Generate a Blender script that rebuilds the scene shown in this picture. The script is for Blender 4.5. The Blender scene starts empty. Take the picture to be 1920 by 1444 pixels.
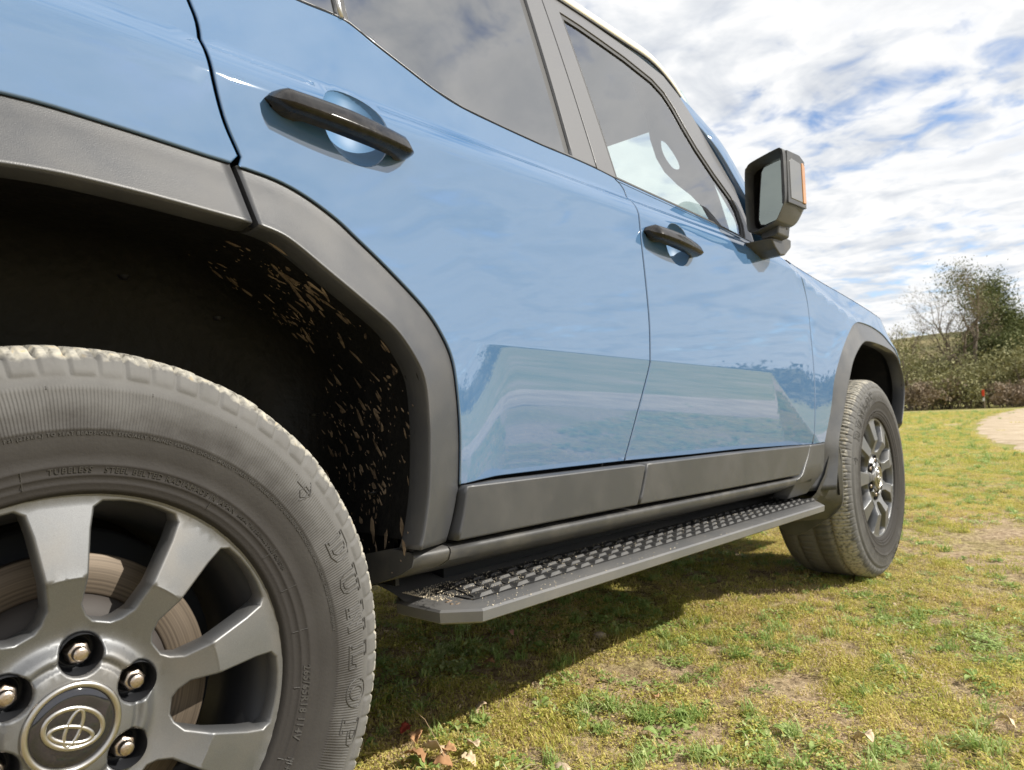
import bpy, math, random
import numpy as np
from mathutils import Vector, Matrix, Euler
from mathutils.geometry import delaunay_2d_cdt
random.seed(4); rng = np.random.default_rng(11)
scene = bpy.context.scene
R = math.radians

# ------------------------------------------------------------------ camera
cam_d = bpy.data.cameras.new("camera"); cam = bpy.data.objects.new("camera", cam_d)
scene.collection.objects.link(cam); scene.camera = cam
cam.location = (-0.2286, -1.7820, 0.6981)
yaw, pitch, roll = 0.7392, 0.0448, -0.0383
fw = Vector((math.cos(yaw)*math.cos(pitch), math.sin(yaw)*math.cos(pitch), math.sin(pitch)))
rt = fw.cross(Vector((0, 0, 1))).normalized(); up = rt.cross(fw)
rt2 = rt*math.cos(roll)+up*math.sin(roll); up2 = up*math.cos(roll)-rt*math.sin(roll)
cam.rotation_euler = Matrix((rt2, up2, -fw)).transposed().to_euler()
cam_d.sensor_width = 36; cam_d.lens = 1314.34*36/1920
cam_d.clip_start = 0.02; cam_d.clip_end = 3000
cam_d.dof.use_dof = True; cam_d.dof.focus_distance = 1.15; cam_d.dof.aperture_fstop = 9.0

# ------------------------------------------------------------------ sun + sky
SUN = Vector((0.27, -0.45, 0.39)).normalized()
sun_el = math.asin(SUN.z); sun_az = math.atan2(SUN.x, SUN.y)
sd = bpy.data.lights.new("sun", 'SUN'); so = bpy.data.objects.new("sun", sd); scene.collection.objects.link(so)
sd.energy = 5.0; sd.angle = R(0.6); sd.color = (1.0, 0.95, 0.86)
so.rotation_euler = SUN.to_track_quat('Z', 'Y').to_euler(); so.location = (5, -8, 8)
world = bpy.data.worlds.new("World"); scene.world = world; world.use_nodes = True
wt = world.node_tree; wt.nodes.clear()
def N(t, typ, **kw):
    n = t.nodes.new(typ)
    for k, v in kw.items():
        if k == 'op': n.operation = v
        elif k.startswith('i_'):
            key = k[2:]; key = int(key) if key.isdigit() else key.replace('_', ' ')
            n.inputs[key].default_value = v
        else: setattr(n, k, v)
    return n
def L(t, a, b): t.links.new(a, b)
def ramp(t, fac, stops, interp='LINEAR'):
    n = t.nodes.new('ShaderNodeValToRGB'); e = n.color_ramp.elements; n.color_ramp.interpolation = interp
    while len(e) < len(stops): e.new(0.5)
    for el, (p, c) in zip(e, stops):
        el.position = p; el.color = (c if hasattr(c, '__len__') else (c, c, c)) + ((1,) if hasattr(c, '__len__') else ()) if hasattr(c, '__len__') else (c, c, c, 1)
    L(t, fac, n.inputs[0]); return n
sky = N(wt, 'ShaderNodeTexSky', sky_type='NISHITA', sun_disc=False, sun_elevation=sun_el, sun_rotation=sun_az, altitude=600, dust_density=0.6, ozone_density=2.0)
skyk = N(wt, 'ShaderNodeMixRGB', blend_type='MULTIPLY', i_Fac=1.0); skyk.inputs[2].default_value = (0.185, 0.175, 0.175, 1)
L(wt, sky.outputs[0], skyk.inputs[1])
tc = N(wt, 'ShaderNodeTexCoord'); sx = N(wt, 'ShaderNodeSeparateXYZ'); L(wt, tc.outputs['Generated'], sx.inputs[0])
zz = N(wt, 'ShaderNodeMath', op='MAXIMUM'); zz.inputs[1].default_value = 0.0; L(wt, sx.outputs['Z'], zz.inputs[0])
zp = N(wt, 'ShaderNodeMath', op='ADD'); zp.inputs[1].default_value = 0.085; L(wt, zz.outputs[0], zp.inputs[0])
dx = N(wt, 'ShaderNodeMath', op='DIVIDE'); dy = N(wt, 'ShaderNodeMath', op='DIVIDE')
L(wt, sx.outputs['X'], dx.inputs[0]); L(wt, zp.outputs[0], dx.inputs[1]); L(wt, sx.outputs['Y'], dy.inputs[0]); L(wt, zp.outputs[0], dy.inputs[1])
cb = N(wt, 'ShaderNodeCombineXYZ'); L(wt, dx.outputs[0], cb.inputs[0]); L(wt, dy.outputs[0], cb.inputs[1])
mp = N(wt, 'ShaderNodeMapping'); mp.inputs['Rotation'].default_value = (0, 0, R(25)); mp.inputs['Location'].default_value = (2.3, 1.1, 0.0); L(wt, cb.outputs[0], mp.inputs[0])
n1 = N(wt, 'ShaderNodeTexNoise', i_Scale=1.0, i_Detail=2.0, i_Roughness=0.5, i_Distortion=0.3); L(wt, mp.outputs[0], n1.inputs['Vector'])
n2 = N(wt, 'ShaderNodeTexNoise', i_Scale=6.5, i_Detail=4.0, i_Roughness=0.55, i_Distortion=0.35); L(wt, mp.outputs[0], n2.inputs['Vector'])
m1 = N(wt, 'ShaderNodeMath', op='MULTIPLY'); m1.inputs[1].default_value = 0.42; L(wt, n1.outputs[0], m1.inputs[0])
m2 = N(wt, 'ShaderNodeMath', op='MULTIPLY'); m2.inputs[1].default_value = 0.58; L(wt, n2.outputs[0], m2.inputs[0])
ms = N(wt, 'ShaderNodeMath', op='ADD'); L(wt, m1.outputs[0], ms.inputs[0]); L(wt, m2.outputs[0], ms.inputs[1])
el_ = N(wt, 'ShaderNodeMath', op='MULTIPLY_ADD'); el_.inputs[1].default_value = -0.035; L(wt, zz.outputs[0], el_.inputs[0]); L(wt, ms.outputs[0], el_.inputs[2])
cm = ramp(wt, el_.outputs[0], [(0.32, 0.0), (0.385, 0.55), (0.44, 0.92), (0.50, 1.0)])
n3 = N(wt, 'ShaderNodeTexNoise', i_Scale=2.6, i_Detail=6.0, i_Roughness=0.58, i_Distortion=0.5); L(wt, mp.outputs[0], n3.inputs['Vector'])
m3 = N(wt, 'ShaderNodeMath', op='MULTIPLY_ADD'); m3.inputs[1].default_value = 0.55; L(wt, n3.outputs[0], m3.inputs[0])
m4 = N(wt, 'ShaderNodeMath', op='MULTIPLY'); m4.inputs[1].default_value = 0.45; L(wt, ms.outputs[0], m4.inputs[0]); L(wt, m4.outputs[0], m3.inputs[2])
cc = ramp(wt, m3.outputs[0], [(0.36, (0.60, 0.64, 0.71)), (0.45, (0.82, 0.845, 0.88)), (0.52, (1.02, 1.02, 1.02)), (0.64, (0.84, 0.86, 0.89))])
mixs = N(wt, 'ShaderNodeMixRGB'); L(wt, cm.outputs[0], mixs.inputs[0]); L(wt, skyk.outputs[0], mixs.inputs[1]); L(wt, cc.outputs[0], mixs.inputs[2])
bg = N(wt, 'ShaderNodeBackground', i_Strength=0.80); L(wt, mixs.outputs[0], bg.inputs[0])
wo = N(wt, 'ShaderNodeOutputWorld'); L(wt, bg.outputs[0], wo.inputs[0])

scene.view_settings.view_transform = 'Standard'; scene.view_settings.look = 'None'
scene.view_settings.exposure = 0.35; scene.view_settings.gamma = 1.0; scene.view_settings.use_curve_mapping = False
scene.render.engine = 'CYCLES'
try:
    scene.cycles.use_denoising = True; scene.cycles.max_bounces = 8; scene.cycles.transparent_max_bounces = 16
except Exception: pass

# ------------------------------------------------------------------ materials
def mat(name, col, rough=0.5, metal=0.0, coat=0.0, spec=0.5, coat_rough=0.02):
    m = bpy.data.materials.new(name); m.use_nodes = True
    b = m.node_tree.nodes['Principled BSDF']
    b.inputs['Base Color'].default_value = (*col, 1); b.inputs['Roughness'].default_value = rough
    b.inputs['Metallic'].default_value = metal; b.inputs['Coat Weight'].default_value = coat
    b.inputs['Coat Roughness'].default_value = coat_rough; b.inputs['Specular IOR Level'].default_value = spec
    return m
def bs(m): return m.node_tree.nodes['Principled BSDF']
def vary(m, c1, c2, scale=20, detail=5, lo=0.4, hi=0.6, bump=0.0, bscale=200, rough=None, dist=0.002, coord='Object'):
    t = m.node_tree; b = bs(m); c = N(t, 'ShaderNodeTexCoord')
    n = N(t, 'ShaderNodeTexNoise', i_Scale=scale, i_Detail=detail, i_Roughness=0.6); L(t, c.outputs[coord], n.inputs['Vector'])
    r = ramp(t, n.outputs[0], [(lo, c1), (hi, c2)]); L(t, r.outputs[0], b.inputs['Base Color'])
    if rough: 
        r2 = ramp(t, n.outputs[0], [(lo, rough[0]), (hi, rough[1])]); L(t, r2.outputs[0], b.inputs['Roughness'])
    if bump:
        n3 = N(t, 'ShaderNodeTexNoise', i_Scale=bscale, i_Detail=2.0); L(t, c.outputs[coord], n3.inputs['Vector'])
        bp = N(t, 'ShaderNodeBump', i_Strength=bump, i_Distance=dist); L(t, n3.outputs[0], bp.inputs['Height']); L(t, bp.outputs[0], b.inputs['Normal'])
    return r
M = {}
M['paint'] = mat('blue_paint', (0.070, 0.152, 0.285), 0.5, 0.0, 1.0, 0.0, 0.010); bs(M['paint']).inputs['Coat IOR'].default_value = 2.45
def _paint():
    m = M['paint']; t = m.node_tree; b = bs(m); c = N(t, 'ShaderNodeTexCoord'); s = N(t, 'ShaderNodeSeparateXYZ'); L(t, c.outputs['Object'], s.inputs[0])
    n = N(t, 'ShaderNodeTexNoise', i_Scale=190.0, i_Detail=4.0, i_Roughness=0.7); L(t, c.outputs['Object'], n.inputs['Vector'])
    n2 = N(t, 'ShaderNodeTexNoise', i_Scale=5.0, i_Detail=5.0); L(t, c.outputs['Object'], n2.inputs['Vector'])
    sp = ramp(t, n.outputs[0], [(0.60, 0.0), (0.72, 1.0)]); zl = ramp(t, s.outputs[2], [(0.58, 1.0), (0.95, 0.12)])
    k = N(t, 'ShaderNodeMath', op='MULTIPLY'); L(t, sp.outputs[0], k.inputs[0]); L(t, zl.outputs[0], k.inputs[1])
    k2 = N(t, 'ShaderNodeMath', op='MULTIPLY_ADD'); k2.inputs[1].default_value = 0.16; L(t, k.outputs[0], k2.inputs[0])
    f = N(t, 'ShaderNodeMath', op='MULTIPLY'); f.inputs[1].default_value = 0.07; L(t, zl.outputs[0], f.inputs[0]); f2 = N(t, 'ShaderNodeMath', op='MULTIPLY'); L(t, f.outputs[0], f2.inputs[0]); L(t, n2.outputs[0], f2.inputs[1]); L(t, f2.outputs[0], k2.inputs[2])
    mx = N(t, 'ShaderNodeMixRGB'); L(t, k2.outputs[0], mx.inputs[0]); mx.inputs[1].default_value = (0.070, 0.152, 0.285, 1); mx.inputs[2].default_value = (0.40, 0.34, 0.25, 1)
    L(t, mx.outputs[0], b.inputs['Base Color'])
    cr = ramp(t, n2.outputs[0], [(0.3, 0.008), (0.75, 0.035)]); L(t, cr.outputs[0], b.inputs['Coat Roughness'])
_paint()
M['recess'] = mat('dusty_blue_recess', (0.085, 0.185, 0.33), 0.5, 0, 0.0, 0.4, 0.12)
M['roof'] = mat('white_roof_paint', (0.80, 0.77, 0.66), 0.35, 0, 1.0)
M['trim'] = mat('grey_plastic_trim', (0.085, 0.083, 0.082), 0.46, 0, 0.0, 0.8)
vary(M['trim'], (0.037, 0.039, 0.044), (0.054, 0.053, 0.053), 9, 6, 0.42, 0.72, 0.35, 900, (0.40, 0.52), 0.0006)
M['sill'] = mat('dark_sill_plastic', (0.05, 0.05, 0.051), 0.42)
vary(M['sill'], (0.050, 0.050, 0.051), (0.095, 0.090, 0.082), 14, 6, 0.45, 0.75, 0.3, 1100, (0.38, 0.55), 0.0006)
M['board'] = mat('textured_board_edge', (0.12, 0.12, 0.122), 0.42, 0, 0, 0.8)  # lighter than the trim: sun and sky on its top put into the colour
vary(M['board'], (0.115, 0.115, 0.116), (0.15, 0.145, 0.137), 7, 6, 0.42, 0.72, 0.35, 1300, (0.40, 0.5), 0.0005)
M['pillar'] = mat('grey_pillar_film', (0.115, 0.115, 0.12), 0.33, 0.0, 0.3)
M['black'] = mat('black_rubber', (0.012, 0.012, 0.013), 0.5)
M['blackgloss'] = mat('gloss_black', (0.018, 0.017, 0.016), 0.16, 0.0, 0.1, 0.35)
vary(M['blackgloss'], (0.014, 0.013, 0.012), (0.03, 0.027, 0.025), 60, 6, 0.4, 0.7, 0.0, 1, (0.14, 0.3))
M['liner'] = mat('arch_liner_plastic', (0.010, 0.010, 0.010), 0.6)
vary(M['liner'], (0.003, 0.003, 0.003), (0.011, 0.010, 0.009), 25, 6, 0.5, 0.8, 0.5, 60, None, 0.004)
M['mud'] = mat('dried_mud', (0.30, 0.20, 0.11), 0.9)
vary(M['mud'], (0.07, 0.048, 0.032), (0.27, 0.205, 0.145), 30, 4, 0.35, 0.65, 0.6, 500)
M['dust'] = mat('pale_dust_grains', (0.55, 0.48, 0.36), 0.9)
M['shell'] = mat('dark_inner_shell', (0.010, 0.012, 0.015), 0.7)
M['chrome'] = mat('satin_chrome', (0.52, 0.50, 0.47), 0.32, 1.0)
M['nut'] = mat('lug_nut_steel', (0.50, 0.44, 0.39), 0.33, 1.0)
vary(M['nut'], (0.55, 0.48, 0.42), (0.33, 0.24, 0.17), 160, 5, 0.45, 0.7, 0.4, 700, (0.28, 0.5), 0.0005)
M['capblack'] = mat('cap_black_lacquer', (0.012, 0.012, 0.016), 0.06, 0, 1.0)
M['rim'] = mat('grey_alloy_paint', (0.20, 0.205, 0.21), 0.36, 0.8, 0.0, 0.5, 0.2)
def _rim():
    m = M['rim']; t = m.node_tree; c = N(t, 'ShaderNodeTexCoord')
    n = N(t, 'ShaderNodeTexNoise', i_Scale=2200.0, i_Detail=1.0); L(t, c.outputs['Object'], n.inputs['Vector'])
    n2 = N(t, 'ShaderNodeTexNoise', i_Scale=16.0, i_Detail=6.0); L(t, c.outputs['Object'], n2.inputs['Vector'])
    r = ramp(t, n.outputs[0], [(0.3, (0.15, 0.153, 0.158)), (0.75, (0.23, 0.235, 0.24))])
    r2 = ramp(t, n2.outputs[0], [(0.45, 0.0), (0.75, 0.35)])
    mx = N(t, 'ShaderNodeMixRGB'); L(t, r2.outputs[0], mx.inputs[0]); L(t, r.outputs[0], mx.inputs[1]); mx.inputs[2].default_value = (0.24, 0.21, 0.17, 1)
    L(t, mx.outputs[0], bs(m).inputs['Base Color'])
    r3 = ramp(t, n2.outputs[0], [(0.4, 0.46), (0.75, 0.55)]); L(t, r3.outputs[0], bs(m).inputs['Roughness'])
_rim()
M['rimdark'] = mat('dark_wheel_inner', (0.02, 0.021, 0.024), 0.45)
M['disc'] = mat('brake_disc_steel', (0.33, 0.27, 0.20), 0.6, 0.5)
def _disc():
    m = M['disc']; t = m.node_tree; c = N(t, 'ShaderNodeTexCoord'); s = N(t, 'ShaderNodeSeparateXYZ'); L(t, c.outputs['Object'], s.inputs[0])
    cx = N(t, 'ShaderNodeCombineXYZ'); L(t, s.outputs[0], cx.inputs[0]); L(t, s.outputs[2], cx.inputs[2])
    ln = N(t, 'ShaderNodeVectorMath', op='LENGTH'); L(t, cx.outputs[0], ln.inputs[0])
    c2 = N(t, 'ShaderNodeCombineXYZ'); L(t, ln.outputs['Value'], c2.inputs[0])
    n = N(t, 'ShaderNodeTexNoise', i_Scale=420.0, i_Detail=3.0); L(t, c2.outputs[0], n.inputs['Vector'])
    r = ramp(t, n.outputs[0], [(0.3, (0.075, 0.058, 0.042)), (0.7, (0.18, 0.142, 0.105))]); L(t, r.outputs[0], bs(m).inputs['Base Color'])
_disc()
M['rust'] = mat('rusty_disc_hat', (0.045, 0.038, 0.034), 0.7)
M['amber'] = mat('amber_lens', (0.50, 0.21, 0.035), 0.25, 0, 1.0)
M['lens'] = mat('clear_lamp_lens', (0.13, 0.13, 0.125), 0.3, 0.0, 0.6)
M['mirror'] = mat('mirror_silver', (0.62, 0.70, 0.66), 0.02, 1.0)
M['seat'] = mat('dark_seat_cloth', (0.03, 0.032, 0.036), 0.85)
M['interior'] = mat('interior_plastic', (0.032, 0.034, 0.037), 0.7)
M['headliner'] = mat('grey_headliner', (0.35, 0.35, 0.34), 0.9)
def glass_mat(name, tint, refl_ior=1.5, absorb=0.0):
    m = bpy.data.materials.new(name); m.use_nodes = True; t = m.node_tree; t.nodes.clear()
    tr = N(t, 'ShaderNodeBsdfTransparent'); tr.inputs[0].default_value = (*tint, 1)
    gl = N(t, 'ShaderNodeBsdfGlossy', i_Roughness=0.003); gl.inputs[0].default_value = (1, 1, 1, 1)
    fr = N(t, 'ShaderNodeFresnel', i_IOR=refl_ior)
    mx = N(t, 'ShaderNodeMixShader'); L(t, fr.outputs[0], mx.inputs[0]); L(t, tr.outputs[0], mx.inputs[1]); L(t, gl.outputs[0], mx.inputs[2])
    o = N(t, 'ShaderNodeOutputMaterial'); L(t, mx.outputs[0], o.inputs[0]); return m
M['glass'] = glass_mat('green_tinted_glass', (0.94, 1.0, 0.98), 4.1)
M['privacy'] = glass_mat('privacy_glass', (0.04, 0.04, 0.042), 4.3)
M['windscreen'] = glass_mat('windscreen_glass', (0.80, 0.92, 0.90), 1.5)

# tyre material : rubber + fine radial ribs + dust + pale mud on the shoulder
def tyre_mat():
    m = mat('dusty_tyre_rubber', (0.05, 0.05, 0.05), 0.75, 0, 0, 0.3); t = m.node_tree; b = bs(m)
    c = N(t, 'ShaderNodeTexCoord'); s = N(t, 'ShaderNodeSeparateXYZ'); L(t, c.outputs['Object'], s.inputs[0])
    cx = N(t, 'ShaderNodeCombineXYZ'); L(t, s.outputs[0], cx.inputs[0]); L(t, s.outputs[2], cx.inputs[2])
    ln = N(t, 'ShaderNodeVectorMath', op='LENGTH'); L(t, cx.outputs[0], ln.inputs[0]); rad = ln.outputs['Value']
    at = N(t, 'ShaderNodeMath', op='ARCTAN2'); L(t, s.outputs[2], at.inputs[0]); L(t, s.outputs[0], at.inputs[1])
    mu = N(t, 'ShaderNodeMath', op='MULTIPLY'); mu.inputs[1].default_value = 620.0; L(t, at.outputs[0], mu.inputs[0])
    si = N(t, 'ShaderNodeMath', op='SINE'); L(t, mu.outputs[0], si.inputs[0])
    band = ramp(t, rad, [(0.303, 0.0), (0.306, 1.0), (0.346, 1.0), (0.350, 0.0)])
    hb = N(t, 'ShaderNodeMath', op='MULTIPLY'); L(t, si.outputs[0], hb.inputs[0]); L(t, band.outputs[0], hb.inputs[1])
    bp = N(t, 'ShaderNodeBump', i_Strength=0.55, i_Distance=0.0006); L(t, hb.outputs[0], bp.inputs['Height'])
    nf = N(t, 'ShaderNodeTexNoise', i_Scale=260.0, i_Detail=5.0); L(t, c.outputs['Object'], nf.inputs['Vector'])
    bp2 = N(t, 'ShaderNodeBump', i_Strength=0.35, i_Distance=0.001); L(t, nf.outputs[0], bp2.inputs['Height']); L(t, bp.outputs[0], bp2.inputs['Normal'])
    L(t, bp2.outputs[0], b.inputs['Normal'])
    # dust amount grows with radius
    nz = N(t, 'ShaderNodeTexNoise', i_Scale=13.0, i_Detail=8.0, i_Roughness=0.65); L(t, c.outputs['Object'], nz.inputs['Vector'])
    rr = N(t, 'ShaderNodeMath', op='MULTIPLY_ADD'); rr.inputs[1].default_value = 0.10; L(t, nz.outputs[0], rr.inputs[0]); L(t, rad, rr.inputs[2])
    base = ramp(t, rr.outputs[0], [(0.31, (0.028, 0.025, 0.023)), (0.355, (0.040, 0.037, 0.034)), (0.385, (0.088, 0.085, 0.081)), (0.43, (0.128, 0.125, 0.120))])
    # mud edge
    nm = N(t, 'ShaderNodeTexNoise', i_Scale=42.0, i_Detail=4.0); L(t, c.outputs['Object'], nm.inputs['Vector'])
    rm = N(t, 'ShaderNodeMath', op='MULTIPLY_ADD'); rm.inputs[1].default_value = 0.030; L(t, nm.outputs[0], rm.inputs[0]); L(t, rad, rm.inputs[2])
    md = ramp(t, rm.outputs[0], [(0.3955, 0.0), (0.401, 1.0)])
    yy = ramp(t, N(t, 'ShaderNodeMath', op='MULTIPLY', i_1=-1.0).outputs[0], [(0, 0.0), (1, 1.0)])
    mul = [n for n in t.nodes if n.type == 'MATH' and n.operation == 'MULTIPLY'][-1]; L(t, s.outputs[1], mul.inputs[0])
    yy.color_ramp.elements[0].position = 0.855; yy.color_ramp.elements[1].position = 0.90
    mdy = N(t, 'ShaderNodeMath', op='MULTIPLY'); L(t, md.outputs[0], mdy.inputs[0]); L(t, yy.outputs[0], mdy.inputs[1])
    nmc = N(t, 'ShaderNodeTexNoise', i_Scale=90.0, i_Detail=6.0); L(t, c.outputs['Object'], nmc.inputs['Vector'])
    mc = ramp(t, nmc.outputs[0], [(0.32, (0.13, 0.12, 0.10)), (0.46, (0.34, 0.325, 0.285)), (0.60, (0.46, 0.43, 0.36)), (0.74, (0.50, 0.38, 0.20))])
    mx = N(t, 'ShaderNodeMixRGB'); L(t, mdy.outputs[0], mx.inputs[0]); L(t, base.outputs[0], mx.inputs[1]); L(t, mc.outputs[0], mx.inputs[2])
    L(t, mx.outputs[0], b.inputs['Base Color']); return m
M['tyre'] = tyre_mat()
M['tyretext'] = mat('raised_rubber', (0.055, 0.052, 0.048), 0.6, 0, 0, 0.4)

# ------------------------------------------------------------------ helpers
COL = scene.collection
def link(o, parent=None, **kw):
    COL.objects.link(o)
    if parent is not None: o.parent = parent
    for k, v in kw.items(): o[k] = v
    return o
def mesh(name, v, f, m, smooth=True, normals=None):
    me = bpy.data.meshes.new(name); me.from_pydata([tuple(map(float, p)) for p in v], [], [tuple(map(int, q)) for q in f])
    ms_ = m if isinstance(m, (list, tuple)) else [m]
    for x in ms_: me.materials.append(M[x] if isinstance(x, str) else x)
    if smooth: me.polygons.foreach_set('use_smooth', [True]*len(me.polygons))
    me.update()
    if normals is not None: me.normals_split_custom_set_from_vertices([tuple(map(float, n)) for n in normals])
    return me
def obj(name, v, f, m, parent=None, smooth=True, normals=None, loc=None, **kw):
    o = bpy.data.objects.new(name, mesh(name, v, f, m, smooth, normals))
    if loc is not None: o.location = loc
    return link(o, parent, **kw)
def empty(name, loc=(0, 0, 0), rot=(0, 0, 0), parent=None, **kw):
    o = bpy.data.objects.new(name, None); o.location = loc; o.rotation_euler = rot; o.empty_display_size = 0.1
    return link(o, parent, **kw)
def crom(pts, n=6, closed=False):
    P = [np.array(p, float) for p in pts]; out = []
    k = len(P)
    rngk = range(k if closed else k-1)
    for i in rngk:
        p1, p2 = P[i], P[(i+1) % k]
        p0 = P[i-1] if (closed or i > 0) else 2*p1-p2
        p3 = P[(i+2) % k] if (closed or i+2 < k) else 2*p2-p1
        for j in range(n):
            t = j/n
            out.append(0.5*((2*p1)+(-p0+p2)*t+(2*p0-5*p1+4*p2-p3)*t*t+(-p0+3*p1-3*p2+p3)*t**3))
    if not closed: out.append(P[-1])
    return [tuple(p) for p in out]
def resample(poly, ds):
    out = []; k = len(poly)
    for i in range(k):
        a = np.array(poly[i], float); b = np.array(poly[(i+1) % k], float); d = np.linalg.norm(b-a)
        if d < 1e-6: continue
        m = max(1, int(math.ceil(d/ds)))
        for j in range(m): out.append(a+(b-a)*j/m)
    return np.array(out)
def area(p):
    x, y = p[:, 0], p[:, 1]; return 0.5*np.sum(x*np.roll(y, -1)-np.roll(x, -1)*y)
def offset_poly(p, d):
    """move a CCW polygon inwards by d"""
    a = p-np.roll(p, 1, 0); b = np.roll(p, -1, 0)-p
    a /= np.linalg.norm(a, axis=1)[:, None]+1e-12; b /= np.linalg.norm(b, axis=1)[:, None]+1e-12
    na = np.stack([-a[:, 1], a[:, 0]], 1); nb = np.stack([-b[:, 1], b[:, 0]], 1)
    n = na+nb; l = np.linalg.norm(n, axis=1)[:, None]; n = n/np.maximum(l, 0.3)
    c = np.clip(np.sum(n*na, 1), 0.5, 1)[:, None]
    return p+n*d/c, -n
def inside(poly, q):
    x, y = q[:, 0], q[:, 1]; c = np.zeros(len(q), bool); k = len(poly); j = k-1
    for i in range(k):
        xi, yi = poly[i]; xj, yj = poly[j]
        m = ((yi > y) != (yj > y)) & (x < (xj-xi)*(y-yi)/(yj-yi+1e-15)+xi)
        c ^= m; j = i
    return c
def panel(name, poly, yf, m, parent, holes=(), ds=0.03, grid=0.03, depth=0.012, chamf=0.002, hdepth=None, edge_ds=None, mag_in=None, rows=None, extra=None, **kw):
    """thin shell on the side skin y=-yf(x,z): front face, rounded edge and return flange"""
    poly = resample(poly, edge_ds or ds)
    if area(poly) < 0: poly = poly[::-1]
    loops = [(poly, depth)]
    for h in holes:
        h = resample(h, edge_ds or ds)
        if area(h) > 0: h = h[::-1]
        loops.append((h, hdepth if hdepth is not None else depth))
    V2 = []; E = []; rings = []
    for p, d in loops:
        q, nout = offset_poly(p, chamf)
        s = len(V2); V2 += [tuple(a) for a in q]; k = len(q)
        E += [(s+i, s+(i+1) % k) for i in range(k)]; rings.append((p, q, nout, d, s, k))
    mn = poly.min(0); mxx = poly.max(0)
    gx = np.arange(mn[0]+grid/2, mxx[0], grid); gz = np.arange(mn[1]+grid/2, mxx[1], grid) if rows is None else np.array(rows)
    G = np.stack(np.meshgrid(gx, gz), -1).reshape(-1, 2)
    if extra is not None: G = np.concatenate([G, np.array(extra)])
    k_ = inside(rings[0][1], G)
    for r in rings[1:]: k_ &= ~inside(r[1], G)
    G = G[k_]
    if len(G):
        allb = np.concatenate([r[1] for r in rings])
        dmin = np.array([np.min(np.sum((allb-g)**2, 1)) for g in G]); G = G[dmin > (grid*0.35)**2]
    V2 += [tuple(g) for g in G]
    r_ = delaunay_2d_cdt([Vector(v) for v in V2], E, [], 0, 1e-7)
    ov = np.array([tuple(v) for v in r_[0]]); tri = r_[2]
    cen = np.array([ov[list(t)].mean(0) for t in tri])
    kk = inside(rings[0][1], cen)
    for r in rings[1:]: kk &= ~inside(r[1], cen)
    F = []
    for t, ok in zip(tri, kk):
        if not ok: continue
        t = list(t); a, b, c = ov[t[0]], ov[t[1]], ov[t[2]]
        if (b[0]-a[0])*(c[1]-a[1])-(b[1]-a[1])*(c[0]-a[0]) < 0: t = t[::-1]
        F.append(tuple(t))
    def yn(P):
        e = 1e-3; X, Z = P[:, 0], P[:, 1]
        y = yf(X, Z); gx_ = (yf(X+e, Z)-yf(X-e, Z))/(2*e); gz_ = (yf(X, Z+e)-yf(X, Z-e))/(2*e)
        n = np.stack([-gx_, -np.ones_like(y), -gz_], 1); n /= np.linalg.norm(n, axis=1)[:, None]
        return y, n
    y, n = yn(ov); V = [(a[0], -b, a[1]) for a, b in zip(ov, y)]; Nn = list(n)
    # rings: map delaunay index of ring verts by nearest
    from_idx = {}
    for i, lst in enumerate(r_[3]):
        for o_ in lst: from_idx[o_] = i
    for p, q, nout, d, s, k in rings:
        yp, np_ = yn(p); yq, nq = yn(q)
        n3 = np.stack([nout[:, 0], np.zeros(k), nout[:, 1]], 1)
        b1 = len(V)
        for i in range(k):
            V.append((p[i][0], -(yp[i]-chamf*0.8), p[i][1])); nn = np_[i]*0.6+n3[i]; Nn.append(nn/np.linalg.norm(nn))
        b2 = len(V)
        for i in range(k):
            V.append((p[i][0], -(yp[i]-d), p[i][1])); Nn.append(n3[i]/(np.linalg.norm(n3[i])+1e-9))
        for i in range(k):
            j = (i+1) % k
            a0, a1 = from_idx.get(s+i), from_idx.get(s+j)
            if a0 is not None and a1 is not None and a0 != a1: F.append((a0, b1+i, b1+j, a1))
            F.append((b1+i, b2+i, b2+j, b1+j))
    return obj(name, V, F, m, parent, True, Nn, **kw)
def loft(rows, closed_u=False, closed_v=False):
    """rows: list of equal-length point lists -> verts, faces"""
    V = [p for r in rows for p in r]; n = len(rows[0]); k = len(rows); F = []
    for i in range(k if closed_u else k-1):
        for j in range(n if closed_v else n-1):
            a = i*n+j; b = i*n+(j+1) % n; c = ((i+1) % k)*n+(j+1) % n; d = ((i+1) % k)*n+j
            F.append((a, b, c, d))
    return V, F
def tube(path, r, n=8, cap=True):
    P = [np.array(p, float) for p in path]; rows = []; k = len(P)
    rad = r if hasattr(r, '__len__') else [r]*k
    prev = None
    for i in range(k):
        t = P[min(i+1, k-1)]-P[max(i-1, 0)]; t = t/(np.linalg.norm(t)+1e-12)
        if prev is None:
            a = np.array([0, 0, 1.0]) if abs(t[2]) < 0.9 else np.array([1.0, 0, 0]); u = np.cross(t, a)
        else: u = prev-t*np.dot(prev, t)
        u /= np.linalg.norm(u)+1e-12; w = np.cross(t, u); prev = u
        rows.append([tuple(P[i]+rad[i]*(math.cos(2*math.pi*j/n)*u+math.sin(2*math.pi*j/n)*w)) for j in range(n)])
    V, F = loft(rows, False, True)
    if cap:
        F.append(tuple(range(n))[::-1]); F.append(tuple((k-1)*n+j for j in range(n)))
    return V, F
def merge(parts):
    V = []; F = []
    for v, f in parts:
        s = len(V); V += list(v); F += [tuple(i+s for i in q) for q in f]
    return V, F
def box(x0, x1, y0, y1, z0, z1):
    V = [(x, y, z) for x in (x0, x1) for y in (y0, y1) for z in (z0, z1)]
    return V, [(0, 1, 3, 2), (4, 6, 7, 5), (0, 4, 5, 1), (2, 3, 7, 6), (0, 2, 6, 4), (1, 5, 7, 3)]
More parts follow.
